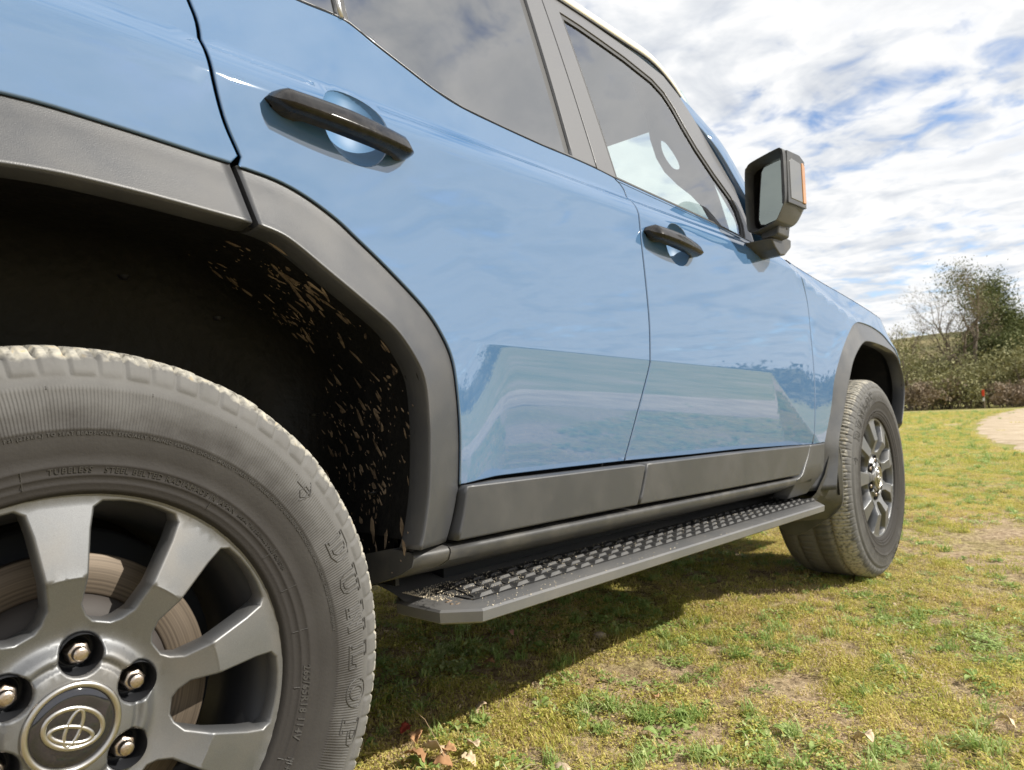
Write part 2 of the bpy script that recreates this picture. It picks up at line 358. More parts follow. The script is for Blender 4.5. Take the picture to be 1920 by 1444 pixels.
def bevel(o, w, seg=2, ang=35):
    b = o.modifiers.new('bevel', 'BEVEL'); b.width = w; b.segments = seg; b.limit_method = 'ANGLE'; b.angle_limit = R(ang); b.harden_normals = True
    return o
def prism(poly, axis_dir, d):
    """poly: 3-d points, extruded by vector"""
    k = len(poly); e = np.array(axis_dir)*d
    V = [tuple(p) for p in poly]+[tuple(np.array(p)+e) for p in poly]
    F = [tuple(range(k)), tuple(range(2*k-1, k-1, -1))]+[(i, i+k, (i+1) % k+k, (i+1) % k) for i in range(k)]
    return V, F

# ================================================================== THE CAR
def sm(a, b, x):
    t = np.clip((x-a)/(b-a), 0, 1); return t*t*(3-2*t)
def YM(x, z):
    """half width of the body skin at station x, height z"""
    x = np.asarray(x, float); z = np.asarray(z, float)
    b = .938-(z-.76)**2/np.where(z < .76, 5.0, 12.0)*(z < 1.15)-((1.15-.76)**2/12+(z-1.15)*.065)*(z >= 1.15)
    t = np.clip(z-1.150, 0, .055); b = b-9.4*t*t
    b = b-np.clip(z-1.205, 0, None)*.215-.05*np.clip(z-1.205, 0, None)**2
    zc = .825-.02*(x-.66); dg = ((x-1.88)*.52+(z-.785)*.85)
    D = np.minimum(np.maximum(.105*(zc-z), 0), np.maximum(-.22*dg, 0))*sm(.57, .70, x); b = b-D
    rr = np.hypot(x, z-.42); b = b+.005*(1-sm(.56, .80, rr))
    rf = np.hypot(x-2.85, z-.42); b = b+.012*(1-sm(.56, .84, rf))
    zc2 = 1.150-.132*np.clip((x-2.1)/.62, 0, 1.6); zt = 1.197-.085*np.clip((x-2.15)/.83, 0, 1.7)
    bc = .930+.012*(1-sm(.56, .84, rf)); bf = bc-.045*np.clip((z-zc2)/(zt-zc2), 0, 1)**.8
    w = sm(1.95, 2.25, x)*sm(-.06, 0.0, z-zc2); b = b*(1-w)+bf*w
    b = b-.20*np.clip(x-3.15, 0, None)**2*sm(.9, 1.05, z)
    b = b-.9*np.clip(x-3.25, 0, None)**2
    return b
def off(d): return lambda x, z: YM(x, z)+d
car = empty('off_road_car', label='light blue off-road car with grey wheel arches parked on the grass', category='car', kind='thing')

flareOutR = [(.539, .499), (.553, .540), (.564, .590), (.566, .669), (.562, .742), (.554, .795), (.532, .837), (.497, .877), (.429, .930), (.376, .967), (.342, .990), (.295, 1.013), (.250, 1.0265), (.195, 1.033), (.05, 1.044), (-.05, 1.048)]
flareInR = [(.448, .505), (.457, .528), (.469, .584), (.474, .645), (.475, .695), (.470, .753), (.453, .789), (.417, .831), (.365, .866), (.308, .901), (.255, .934), (.230, .944), (.205, .949), (.05, .9615), (-.05, .963)]
# smooth, split at the seam above the wheel
oR1 = crom(flareOutR[:14], 5); oR2 = crom([(.187, 1.0335)]+flareOutR[14:]+[(-.2, 1.037), (-.30, 1.010), (-.43, .930), (-.51, .870), (-.556, .79), (-.568, .70), (-.564, .60)], 5)
iR1 = crom(flareInR[:13], 5); iR2 = crom([(.197, .950)]+flareInR[13:]+[(-.19, .948), (-.27, .927), (-.37, .864), (-.44, .81), (-.472, .74), (-.476, .66), (-.47, .60)], 5)
def arclen(p, n):
    p = np.array(p); d = np.r_[0, np.cumsum(np.linalg.norm(np.diff(p, axis=0), axis=1))]; s = np.linspace(0, d[-1], n)
    return np.stack([np.interp(s, d, p[:, 0]), np.interp(s, d, p[:, 1])], 1)
def flare(name, o_, i_, m_in=.968, n=60, label=None):
    O = arclen(o_, n); I = arclen(i_, n); rows = []
    prof = [(-.012, -.020), (-.012, -.0065), (.006, -.0058), (.02, -.0055)]
    for a, b in zip(O, I):
        y0 = float(YM(a[0], a[1])); r = []
        for t, d in prof:
            q = a+(b-a)*t; r.append((q[0], -(y0+d), q[1]))
        ym = y0-.0055
        for t, s in ((.25, .25), (.5, .5), (.75, .75), (.93, .94), (.962, .975), (.985, .96), (.998, .82)):
            q = a+(b-a)*t; r.append((q[0], -(ym+(m_in-ym)*s), q[1]))
        q = b; r.append((q[0], -(m_in-.009), q[1]))
        q = b+(b-a)*.03; r.append((q[0], -(m_in-.03), q[1]))
        q = b-(b-a)*.02; r.append((q[0], -(m_in-.05), q[1]))
        rows.append(r)
    V, F = loft(rows); k = len(rows[0])
    F = [f[::-1] for f in F]
    F.append(tuple(range(k))); F.append(tuple((n-1)*k+j for j in range(k))[::-1])
    o = obj(name, V, F, 'trim', car)
    o.data.polygons[-1].use_smooth = False; o.data.polygons[-2].use_smooth = False
    if label: o['label'] = label
    return o
flare('wheel_arch_flare', oR1, iR1, n=70)
flare('wheel_arch_flare', oR2, iR2, n=70)
flareOutF = [(2.195, .405), (2.262, .50), (2.277, .569), (2.341, .683), (2.385, .775), (2.457, .855), (2.564, .941), (2.672, 1.001), (2.80, 1.023), (3.024, 1.020), (3.175, .995), (3.26, .945), (3.344, .875), (3.366, .775), (3.337, .695), (3.254, .579)]
flareInF = [(2.305, .405), (2.335, .50), (2.359, .578), (2.437, .69), (2.519, .801), (2.581, .866), (2.699, .929), (2.806, .939), (3.009, .927), (3.153, .903), (3.229, .854), (3.273, .774), (3.25, .69), (3.19, .60)]
oF = crom(flareOutF, 5); iF = crom(flareInF, 5)
flare('wheel_arch_flare', oF, iF, .966, 80)

G = .0025   # half of a door gap
seamR = [(.199, 1.046), (.182, 1.087), (.172, 1.131), (.167, 1.173), (.169, 1.229), (.160, 1.275), (.155, 1.345)]
seamM = [(1.142, 1.2475), (1.165, 1.232), (1.174, 1.205), (1.172, 1.10), (1.176, .984), (1.178, .90), (1.172, .816), (1.167, .794), (1.127, .692), (1.091, .590)]
seamF = [(2.169, 1.170), (2.171, 1.146), (2.205, 1.09), (2.220, 1.032), (2.219, .93), (2.217, .852), (2.209, .752), (2.195, .66), (2.184, .566)]
beltR = [(.155, 1.345), (.33, 1.346), (.40, 1.350), (.432, 1.347), (.479, 1.327), (.531, 1.307), (.596, 1.283), (.660, 1.269), (.765, 1.262), (.884, 1.257), (.988, 1.256), (1.072, 1.253), (1.142, 1.2475)]
beltF = [(1.142, 1.2475), (1.263, 1.243), (1.637, 1.226), (1.826, 1.213), (1.92, 1.207), (2.05, 1.196), (2.169, 1.176)]
blueR = [(1.091, .590), (.88, .592), (.673, .593), (.61, .592), (.564, .590)]
blueF = [(2.184, .566), (1.95, .573), (1.674, .581), (1.406, .584), (1.091, .590)]
def shift(p, d): return [(a+d, b) for a, b in p]
sR = crom(seamR, 5); sM = crom(seamM[:7], 5)[:-1]+crom(seamM[6:], 4); sF = crom(seamF, 5)
fdoorRear = crom(flareOutR[2:14], 5)
rowsz = sorted(set([round(z, 4) for z in np.arange(.60, .805, .018)]+[.842]+[round(z, 4) for z in np.arange(.86, 1.14, .022)]+[1.145, 1.155, 1.165, 1.175, 1.185, 1.195, 1.205, 1.215, 1.23, 1.25, 1.28, 1.31, 1.34]))
doorR = [(.195+G, 1.033)]+shift(sR, G)+crom(beltR, 4)[1:-1]+shift(sM, -G)+blueR[1:]+fdoorRear
def cup(cx, cz, rx, rz, d0):
    def f(x, z):
        e = ((x-cx)/rx)**2+((z-cz)/rz)**2
        return d0*(1-sm(.0, 1.0, e))**.8
    return f
cupR_ = cup(.388, 1.142, .060, .062, .026); cupF_ = cup(1.345, 1.112, .060, .055, .026)
def yR(x, z): return YM(x, z)-cupR_(x, z)
def yF(x, z): return YM(x, z)-cupF_(x, z)
def crease_pts():
    P = []
    for x in np.arange(.60, 1.90, .012):
        zc = .825-.02*(x-.66); P += [(x, zc+d) for d in (.006, .0007, -.0007, -.006)]
    for t in np.linspace(0, 1, 34):       # front end of the recessed facet: outer edge and valley line
        z = .785-t*.205; x = 1.88-(z-.785)*.85/.52
        P += [(x+d, z) for d in (.0010, -.0010, .010)]
        zc = .825-.02*(x-.66); dgv = -.105*(zc-z)/.22; xv = 1.88+(dgv-(z-.785)*.85)/.52; P += [(xv+d, z) for d in (.0012, -.0012)]
    return P
CP = crease_pts()
rear_door = panel('rear_door', doorR, YM, 'paint', car, grid=.022, ds=.012, depth=.0045, chamf=.002, rows=rowsz, extra=CP,
                  holes=[[(.388+.0585*math.cos(a), 1.142+.0605*math.sin(a)) for a in np.linspace(0, 2*math.pi, 36, endpoint=False)]], hdepth=.004)
doorF = shift(sM, G)[::-1]
doorF = blueF[:1]+blueF[1:-1]+doorF+crom(beltF, 4)[1:-1]+shift(sF, -G)
front_door = panel('front_door', doorF, YM, 'paint', car, grid=.022, ds=.012, depth=.0045, chamf=.002, rows=rowsz, extra=CP,
                   holes=[[(1.345+.0585*math.cos(a), 1.112+.0535*math.sin(a)) for a in np.linspace(0, 2*math.pi, 36, endpoint=False)]], hdepth=.004)
quarter = [(-1.0, .72), (-.60, .72)]+oR2[::-1][6:-1]+[(.187, 1.0345)]+shift(sR, -G)+[(.155, 1.345), (-.3, 1.35), (-1.0, 1.35)]
rear_quarter = panel('rear_quarter_panel', quarter, YM, 'paint', car, grid=.03, ds=.012, depth=.005, chamf=.003)
def zt(x): return 1.197-.085*min(max((x-2.15)/.83, 0), 1.7)
fend = [(2.186+G, .566)]+shift(sF[::-1], G)[1:-1]+[(2.169+G, 1.176)]+[(x, zt(x)-.003) for x in np.arange(2.2, 3.66, .06)]+[(3.66, .72), (3.38, .72)]+oF[::-1][2*5:-10]
front_fender = panel('front_fender', fend, YM, 'paint', car, grid=.022, ds=.012, depth=.012, chamf=.0025)
# dark inner body behind the gaps
inner = [(-1.0, .60), (-.57, .60)]+[(a*1.01, .42+(b-.42)*1.02) for a, b in oR2[::-1]][6:-2]+[(a*1.0+.006, b+.006) for a, b in (oR1[::-1])]+[(.56, .50), (2.2, .48)]+[(2.85+(a-2.85)*1.015, b+.008) for a, b in oF]+[(3.6, .6), (3.6, 1.03), (2.9, 1.09), (2.2, 1.165), (1.83, 1.196), (1.15, 1.235), (.66, 1.255), (.45, 1.33), (-1.0, 1.335)]
panel('inner_body_side', inner, off(-.046), 'shell', car, grid=.10, ds=.03, depth=.02)

# door handles ------------------------------------------------------
def handle(door, x0, x1, z0, z1, cupc, crx, crz, name='door_handle'):
    n = 30; rows = []; tilt = (z1-z0)/(x1-x0)
    for i in range(n+1):
        t = i/n; e = min(t, 1-t); x = x0+(x1-x0)*t; zc = z0+(z1-z0)*t
        hh = .0190*min(1, (e/.10)**.5+.02) if e < .10 else .0190
        hh *= 1-.10*abs(t-.5)*2
        arch = .034+.012*math.sin(math.pi*t)
        arch = arch*min(1, .35+.65*(e/.09)**.7) if e < .09 else arch
        base = float(YM(x, zc)); r = []
        inn = .002 if (t < .17 or t > .84) else arch-.030   # ends meet the door, the grip stands free
        for (u, d) in ((-1, inn), (-1.0, arch-.017), (-.86, arch-.006), (-.62, arch), (-.50, arch+.0008), (-.38, arch), (.30, arch-.006), (.80, arch-.013), (1.0, arch-.019), (1, inn-.001), (0, inn-.004)):
            r.append((x, -(base+d), zc+u*hh))
        rows.append(r)
    V, F = loft(rows, False, True); k = len(rows[0])
    F.append(tuple(range(k))[::-1]); F.append(tuple(n*k+j for j in range(k)))
    F = [f[::-1] for f in F]
    o = obj(name, V, F, 'blackgloss', door); bevel(o, .0012, 2, 40)
    for p_ in o.data.polygons: p_.use_smooth = True
    # recessed grip bowl
    rows = []
    for i in range(13):
        s = i/12
        rr_ = []
        for j in range(40):
            a = 2*math.pi*j/40; X = cupc[0]+crx*s*math.cos(a); Z = cupc[1]+crz*s*math.sin(a)
            d = .030*(1-s**2.6)+(.0028 if s < .97 else .0006)
            rr_.append((X, -(float(YM(X, Z))-d), Z))
        rows.append(rr_)
    V, F = loft(rows, False, True)
    V, F = V, F
    obj('grip_recess', V, F, 'recess', door)
handle(rear_door, .2385, .484, 1.137, 1.121, (.388, 1.142), .0595, .0615)
handle(front_door, 1.184, 1.428, 1.119, 1.101, (1.345, 1.112), .0595, .0545)

# lower cladding ------------------------------------------------------
def yclad(x, z): return .949-.05*(.59-z)+0*x
def clad(poly, m='trim', f=yclad, d=.045, name='door_cladding', c=.004): return panel(name, poly, f, m, car, ds=.02, grid=.03, depth=d, chamf=c)
clad([(.569, .588), (.70, .5865), (1.10, .5825), (1.116, .579), (1.098, .53), (1.082, .4955), (.80, .499), (.548, .501), (.561, .545)])
clad([(1.124, .5825), (1.60, .577), (2.126, .567), (2.10, .53), (2.030, .478), (1.50, .4865), (1.09, .4955), (1.106, .53)])
clad([(2.134, .566), (2.272, .566), (2.262, .52), (2.235, .46), (2.19, .40), (2.02, .40), (2.02, .462), (2.045, .470), (2.108, .53)], 'trim', lambda x, z: .944-.55*np.clip(.475-z, 0, 1)+0*x, .05, 'fender_cladding')
# sill
def sill(x0, x1, name='sill'):
    rows = []
    prof = [(.88, .004), (.918, .003), (.929, .0015), (.9335, -.003), (.934, -.008), (.929, -.020), (.905, -.033), (.870, -.046), (.835, -.057), (.79, -.066), (.70, -.070), (.55, -.07)]
    for x in np.linspace(x0, x1, 24):
        z0 = .492-.0178*(x-.5)/1.0*.9
        rows.append([(x, -m_, z0+d) for m_, d in prof])
    V, F = loft(rows); k = len(prof); F = [f for f in F]
    F.append(tuple(range(k))); F.append(tuple((len(rows)-1)*k+j for j in range(k))[::-1])
    o = obj(name, V, F, 'sill', car); o.data.polygons[-1].use_smooth = False; o.data.polygons[-2].use_smooth = False
    return o
sill(.463, .538); sill(.5405, 2.16)
# rear end of the sill, dirty black corner inside the arch
V, F = merge([box(-.9, 3.4, -.50, .50, .34, .50), box(.66, 2.3, -.78, .78, .40, .47)])
obj('underbody', V, F, 'shell', car, False)
obj('arch_end_plate', *box(.500, .508, -.84, -.50, .425, .56), 'liner', car, False)

# running board ------------------------------------------------------
board = empty('running_board', (0, 0, 0), parent=car)
outl = [(.56, -.765), (.531, -.80), (.534, -.909), (.584, -.9585), (2.157, -.970), (2.300, -.885), (2.340, -.80), (2.34, -.765)]
ol = resample(outl, .05)
if area(ol) < 0: ol = ol[::-1]
def bz(x): return .392-.0103*(x-.55)
rows = []
for d, dz in ((.046, .0), (.042, .0010), (.012, -.0030), (.004, -.0045), (.0, -.008), (.002, -.025), (.009, -.029), (.06, -.031)):
    q, _ = offset_poly(ol, d) if d else (ol, None)
    rows.append([(a[0], a[1], bz(a[0])+dz) for a in q])
V, F = loft(rows, False, True); k = len(ol)
F.append(tuple(range(k))); F.append(tuple(7*k+j for j in range(k))[::-1])
o = obj('board_rim', V, F, 'board', board, True); o.data.polygons[-1].use_smooth = False; o.data.polygons[-2].use_smooth = False
bv = o.modifiers.new('edge', 'EDGE_SPLIT'); bv.split_angle = R(28)
# sloping inner apron
rows = [[(x, y, bz(x)+dz) for y, dz in ((-.82, -.003), (-.800, .003), (-.790, .006), (-.772, .010), (-.75, .014), (-.70, .02))] for x in np.linspace(.535+.0, 2.34, 20)]
V, F = loft(rows); obj('board_apron', V, [f[::-1] for f in F], 'board', board)
# mat sheet + tread pads
rows = [[(x, y, bz(x)+.0025) for y in (-.793, -.922)] for x in np.linspace(.60, 2.24, 12)]
V, F = loft(rows); obj('tread_mat', V, F, 'sill', board)
pv = [(-.018, -.0125, 0), (.018, -.0125, 0), (.018, .0125, 0), (-.018, .0125, 0), (-.010, -.0095, .0052), (.0165, -.0085, .0052), (.0155, .0105, .0036), (-.012, .0105, .0036)]
pf = [(4, 5, 6, 7), (0, 1, 5, 4), (1, 2, 6, 5), (2, 3, 7, 6), (3, 0, 4, 7)]
pad_me = mesh('tread_pad', pv, pf, 'sill', False)
for i in range(34):
    for j in range(4):
        x = .632+i*.0475+j*.0085; y = -.9065+j*.0305
        if x > 2.205: continue
        o = bpy.data.objects.new('tread_pad', pad_me); o.location = (x, y, bz(x)+.0028); o.rotation_euler = (0, 0, R(4)); link(o, board)
ribv, ribf = merge([box(-.001, .001, -.06, .06, 0, .0022)])
rib_me = mesh('mat_rib', ribv, ribf, 'sill', False)
for i in range(35):
    x = .613+i*.0475
    o = bpy.data.objects.new('mat_rib', rib_me); o.location = (x+.014, -.855, bz(x)+.0026); o.rotation_euler = (0, 0, R(-17)); link(o, board)
# grit lying on the board
gv = []; gf = []
tet = np.array([(1, 1, 1), (1, -1, -1), (-1, 1, -1), (-1, -1, 1)], float)
for i in range(1500):
    u = rng.random(); x = .545+1.3*u**2.6; y = -.795-.165*rng.random()**.8 if x > .60 else -.80-.10*rng.random()
    if rng.random() < .35: y = -.80-.03*abs(rng.normal())
    s_ = .0004+.0009*rng.random()**3; rot = rng.normal(size=(3, 3)); q, _ = np.linalg.qr(rot); b = len(gv)
    zz_ = bz(x)+.0035+(.004 if -.91 < y < -.80 else -.002)
    if y < -.925: zz_ = bz(x)-.0005+(y+.925)*.1
    gv += [tuple(np.array((x, y, zz_))+q@(t*s_)) for t in tet]; gf += [(b, b+1, b+2), (b, b+2, b+3), (b, b+3, b+1), (b+1, b+3, b+2)]
obj('grit', gv, gf, 'dust', board, False, kind='stuff')
def clod(c, s, seed, m='mud', parent=None, name='mud_clod', flat=.5, axis=None, up_=(0, 0, 1)):
    r_ = np.random.default_rng(seed); rows = []; a0 = r_.random()*6
    U = np.array(up_, float); A = np.array(axis if axis is not None else (1, 0, 0), float); A = A-U*np.dot(A, U); A /= np.linalg.norm(A); Bv = np.cross(U, A)
    prof = [(.02, 1.0), (.45, .9), (.8, .55), (1.0, .0)]
    k = 9; noise = .7+.6*r_.random((k,))
    for rr_, h in prof:
        rows.append([tuple(np.array(c)+A*s[0]*rr_*noise[j]*math.cos(2*math.pi*j/k)+Bv*s[1]*rr_*noise[j]*math.sin(2*math.pi*j/k)+U*s[2]*h) for j in range(k)])
    V, F = loft(rows, False, True); F = [f[::-1] for f in F]; F.append(tuple(range(k)))
    return V, F
cl = [clod((.565+.03*rng.random(), -.865-.05*rng.random(), .388), (.004+.006*rng.random(), .004+.005*rng.random(), .003+.003*rng.random()), 50+i) for i in range(9)]
V, F = merge(cl); obj('mud_clod', V, F, 'mud', board, False)

# wheel arch liners ------------------------------------------------------
def liner(i_curve, cx, mirror_to=None, name='arch_liner', prof=None):
    I = arclen(i_curve, 60); rows = []
    prof = prof or [(.0, .955), (.001, .925), (.004, .915), (.022, .905), (.030, .900), (.034, .885), (.040, .80), (.040, .66), (.03, .58), (-.05, .55), (-.30, .54), (-.40, .54)]
    for p in I:
        v = p-np.array([cx, .42]); l = np.linalg.norm(v); u = v/l
        rows.append([(cx+u[0]*max(l+d, .01), -m_, .42+u[1]*max(l+d, .01)) for d, m_ in prof])
    V, F = loft(rows); return obj(name, V, F, 'liner', car)
inR = [(.4475, .502)]+iR1[1:-1]+iR2
liner(inR, 0.0)
liner([(2.36, .38), (2.35, .46)]+iF[6:], 2.85)
# rim bead of the liner, seam line
def arc_tube(i_curve, cx, dr, mag, r, name, m='liner'):
    I = arclen(i_curve, 60); P = []
    for p in I:
        v = p-np.array([cx, .42]); l = np.linalg.norm(v); u = v/l; P.append((cx+u[0]*(l+dr), -mag, .42+u[1]*(l+dr)))
    V, F = tube(P, r, 6); return obj(name, V, F, m, car)
arc_tube(inR, 0, .027, .901, .0035, 'liner_bead')
# screws in the liner
for th, mg in ((12, .86), (18, .80), (60, .74), (75, .72), (35, .73)):
    l = .475+.04; a = R(th); c = np.array((l*math.cos(a), -mg, .42+l*math.sin(a)))*1.0
    V, F = clod(c*1.0, (.009, .009, -.006), th, 'black'); obj('liner_clip', V, F, 'black', car)
# splashed mud : flat elongated flakes on the liner surface
def splats(n, seed, cx, icurve, a0, a1, name='mud_splatter'):
    r_ = np.random.default_rng(seed); I = arclen(icurve, 200); ang = np.degrees(np.arctan2(I[:, 1]-.42, I[:, 0]-cx)); rad = np.hypot(I[:, 0]-cx, I[:, 1]-.42)
    parts = []
    cc_ = [(a0+(a1-a0)*r_.random(), .62+.27*r_.random()) for _ in range(24)]
    for i in range(n):
        if r_.random() < .74:
            c = cc_[r_.integers(len(cc_))]; a = c[0]+r_.normal()*2.6; mg = c[1]+r_.normal()*.022
        else: a = a0+(a1-a0)*r_.random()**1.15; mg = .60+.34*r_.random()
        if a < -6 or a > 100: continue
        mg = min(max(mg, .57), .945)
        if math.tan(R(a))*.445 < .045: continue
        aa = max(a, 12); l = float(np.interp(aa, ang, rad)) if a > 12 else .445/ math.cos(R(a)) - .003
        d = .0395 if mg < .88 else (.026 if mg < .905 else .0)
        l = l+d-.0012 if a > 12 else l+d*1.0-.0012
        ra = R(a); P = (cx+l*math.cos(ra), -mg, .42+l*math.sin(ra)); Un = (-math.cos(ra), 0, -math.sin(ra)); T = (math.sin(ra), .35*r_.normal(), -math.cos(ra))
        s_ = .0007+.0060*r_.random()**4.6
        parts.append(clod(P, (s_*(1.2+3.2*r_.random()), s_*(.6+.4*r_.random()), .0010), r_.integers(1e6), axis=T, up_=Un))
    V, F = merge(parts); return obj(name, V, F, 'mud', car, True, kind='stuff')
splats(640, 3, 0.0, inR, 2, 66)

# pillars, windows ------------------------------------------------------
fgl = [(1.156, 1.249), (1.263, 1.244), (1.45, 1.2365), (1.637, 1.228), (1.826, 1.215), (1.846, 1.262), (1.849, 1.308), (1.831, 1.349), (1.763, 1.411), (1.702, 1.482), (1.665, 1.545), (1.640, 1.60), (1.610, 1.640), (1.56, 1.665), (1.427, 1.686), (1.307, 1.695), (1.225, 1.700), (1.150, 1.700)]
frame_out = [(1.0775, 1.254), (1.156, 1.2505-.003), (1.45, 1.2345), (1.637, 1.226), (1.845, 1.2115), (1.895, 1.2075), (1.900, 1.30), (1.893, 1.40), (1.82, 1.52), (1.765, 1.61), (1.715, 1.675), (1.655, 1.718), (1.522, 1.736), (1.277, 1.746), (1.0785, 1.748)]
def grow(poly, d):
    p = np.array(poly, float)
    if area(p) < 0: p = p[::-1]
    q, _ = offset_poly(p, -d); return [tuple(a) for a in q]
panel('door_frame', frame_out, off(.001), 'pillar', front_door, holes=[grow(fgl, .007)], ds=.02, grid=.03, depth=.02, chamf=.0015)
panel('window_seal', grow(fgl, .010), off(-.003), 'black', front_door, holes=[grow(fgl, -.007)], ds=.02, grid=.03, depth=.012, chamf=.001)
panel('window_glass', grow(fgl, .0), off(-.007), 'glass', front_door, ds=.04, grid=.05, depth=.003, chamf=.001)
rgl = [(.436, 1.353), (.479, 1.330), (.531, 1.310), (.596, 1.286), (.660, 1.272), (.765, 1.265), (.884, 1.260), (.969, 1.259), (.975, 1.45), (.984, 1.69), (.80, 1.70), (.50, 1.70), (.43, 1.70)]
r_out = [(.16, 1.347), (.33, 1.348), (.40, 1.352), (.432, 1.349), (.479, 1.329), (.531, 1.309), (.596, 1.285), (.660, 1.271), (.765, 1.264), (.884, 1.259), (.988, 1.258), (1.073, 1.2555), (1.0745, 1.748), (.155, 1.748)]
qgl = [(.20, 1.352), (.33, 1.353), (.408, 1.356), (.412, 1.70), (.20, 1.70)]
panel('door_frame', r_out, off(.001), 'pillar', rear_door, holes=[[(.421, 1.358)]+rgl[1:7]+[(.988, 1.262), (1.004, 1.695), (.425, 1.702)], grow(qgl, .002)], ds=.02, grid=.03, depth=.02, chamf=.0012)
panel('window_seal', grow(rgl, .020), off(-.006), 'black', rear_door, holes=[grow(rgl, -.002)], ds=.02, grid=.03, depth=.012, chamf=.001)
panel('window_glass', rgl, off(-.005), 'privacy', rear_door, ds=.04, grid=.05, depth=.003, chamf=.001)
panel('quarter_glass', qgl, off(-.004), 'privacy', rear_door, ds=.04, grid=.05, depth=.003, chamf=.001)
V, F = tube([(.416, -float(YM(.416, z))-.001, z) for z in np.linspace(1.35, 1.70, 10)], .0045, 8); obj('window_divider', V, F, 'chrome', rear_door)
panel('rear_side_window', [(-.95, 1.352), (.150, 1.349), (.150, 1.748), (-.95, 1.748)], off(-.002), 'privacy', car, ds=.05, grid=.08, depth=.01)
# roof
rows = []
xs = np.r_[np.linspace(-1.05, 1.45, 18), np.linspace(1.5, 1.83, 12)]
def roofdrop(x): return -1.2*max(0, x-1.55)**2
for x in xs:
    dz = roofdrop(x); r = []; e = float(YM(1.0, 1.745))+.002
    for m_, z in ((e-.004, 1.7515), (e+.002, 1.7535), (e+.003, 1.762), (e-.003, 1.777), (e-.018, 1.791), (e-.07, 1.807), (.5, 1.828), (.25, 1.838)):
        r.append((x, -m_, z+dz))
    r += [(x, 0, 1.842+dz)]+[(a, -b, c) for a, b, c in r[::-1]]
    rows.append(r)
V, F = loft(rows); obj('roof', V, F, 'roof', car)
V, F = tube([(x, -(e-.001), 1.7495+roofdrop(x)*1.0) for x in xs], .0035, 8); obj('roof_drip_strip', V, F, 'black', car)
rows = [[(x, y, 1.735+roofdrop(x)) for y in (-.70, -.3, .3, .70)] for x in xs]
V, F = loft(rows); obj('headliner', V, [f[::-1] for f in F], 'headliner', car)
# A pillar
def apillar(s):
    prof = []
    path = [(1.79, .728, 1.690), (1.84, .762, 1.630), (1.90, .805, 1.545), (1.965, .835, 1.445), (2.03, .862, 1.345), (2.12, .885, 1.215)]
    rows = []
    for x, m_, z in crom(path, 4):
        rows.append([(x-.065, s*(m_+.012), z-.03), (x-.02, s*(m_+.006), z), (x+.012, s*(m_-.012), z+.012), (x+.02, s*(m_-.05), z+.014), (x-.02, s*(m_-.075), z-.01), (x-.07, s*(m_-.06), z-.03)])
    V, F = loft(rows, False, True); F.append(tuple(range(6))); F.append(tuple((len(rows)-1)*6+j for j in range(6)))
    o = obj('front_pillar', V, F if s > 0 else [f[::-1] for f in F], 'paint', car, True); bevel(o, .004, 2)
apillar(-1); apillar(1)
# windscreen
rows = []
for t in np.linspace(0, 1, 9):
    r = []
    for u in np.linspace(-1, 1, 13):
        x = (1.79+.38*t)+(.05+.10*t)*(1-u*u); y = u*(.725+.12*t); z = 1.722-.515*t+.028*(1-u*u)*(1-t)
        r.append((x, y, z))
    rows.append(r)
V, F = loft(rows); obj('windscreen', V, F, 'windscreen', car)
V, F = loft([r for r in [[(p[0]-.004, p[1], p[2]-.006) for p in rows[0]], [(p[0]+.02, p[1], p[2]-.045) for p in rows[0]]]]); obj('windscreen_header', V, F, 'black', car)
# interior
V, F = merge([box(1.85, 2.30, -.74, .80, .60, 1.12), box(1.62, 1.95, -.20, .20, .6, 1.02)]); bevel(obj('dashboard', V, F, 'interior', car), .04, 4)
obj('cabin_floor', *merge([box(.60, 2.2, -.82, .82, .50, .62), box(-.9, .60, -.50, .50, .505, .615)]), 'interior', car, False)
trim = [(2.02, 1.19), (1.875, 1.195), (1.892, 1.25), (1.890, 1.305), (1.836, 1.345), (1.765, 1.368), (1.685, 1.382), (1.608, 1.405), (1.565, 1.435), (1.535, 1.483), (1.519, 1.549), (1.515, 1.66), (1.70, 1.69), (1.80, 1.58), (1.95, 1.40), (2.05, 1.25)]
panel('pillar_grab_trim', trim, lambda x, z: np.minimum(.760, YM(x, z)-.035), 'interior', car, holes=[crom([(1.590, 1.494), (1.620, 1.497), (1.655, 1.483), (1.693, 1.458), (1.699, 1.437), (1.660, 1.426), (1.617, 1.441), (1.590, 1.466)], 4, True)], ds=.015, grid=.03, depth=.008, chamf=.004)
def seat(x, y):
    s = empty('seat', (x, y, .62), parent=car)
    o = obj('cushion', *box(0, .52, -.25, .25, .0, .20), 'seat', s); bevel(o, .05, 4)
    V, F = box(-.06, .08, -.25, .25, .15, .72); V = [(a-(c-.15)*.32, b, c) for a, b, c in V]; o = obj('backrest', V, F, 'seat', s); bevel(o, .05, 4)
    V, F = box(-.30, -.20, -.13, .13, .76, .93); o = obj('headrest', V, F, 'seat', s); bevel(o, .04, 4)
for x, y in ((1.12, -.40), (1.12, .40), (.72, -.28), (.72, .28)): seat(x, y)
st = [(1.62+.06*math.sin(a)*.4, .40+.185*math.cos(a), 1.06+.17*math.sin(a)) for a in np.linspace(0, 2*math.pi, 33)]
obj('steering_wheel', *tube(st, .015, 8, False), 'interior', car)

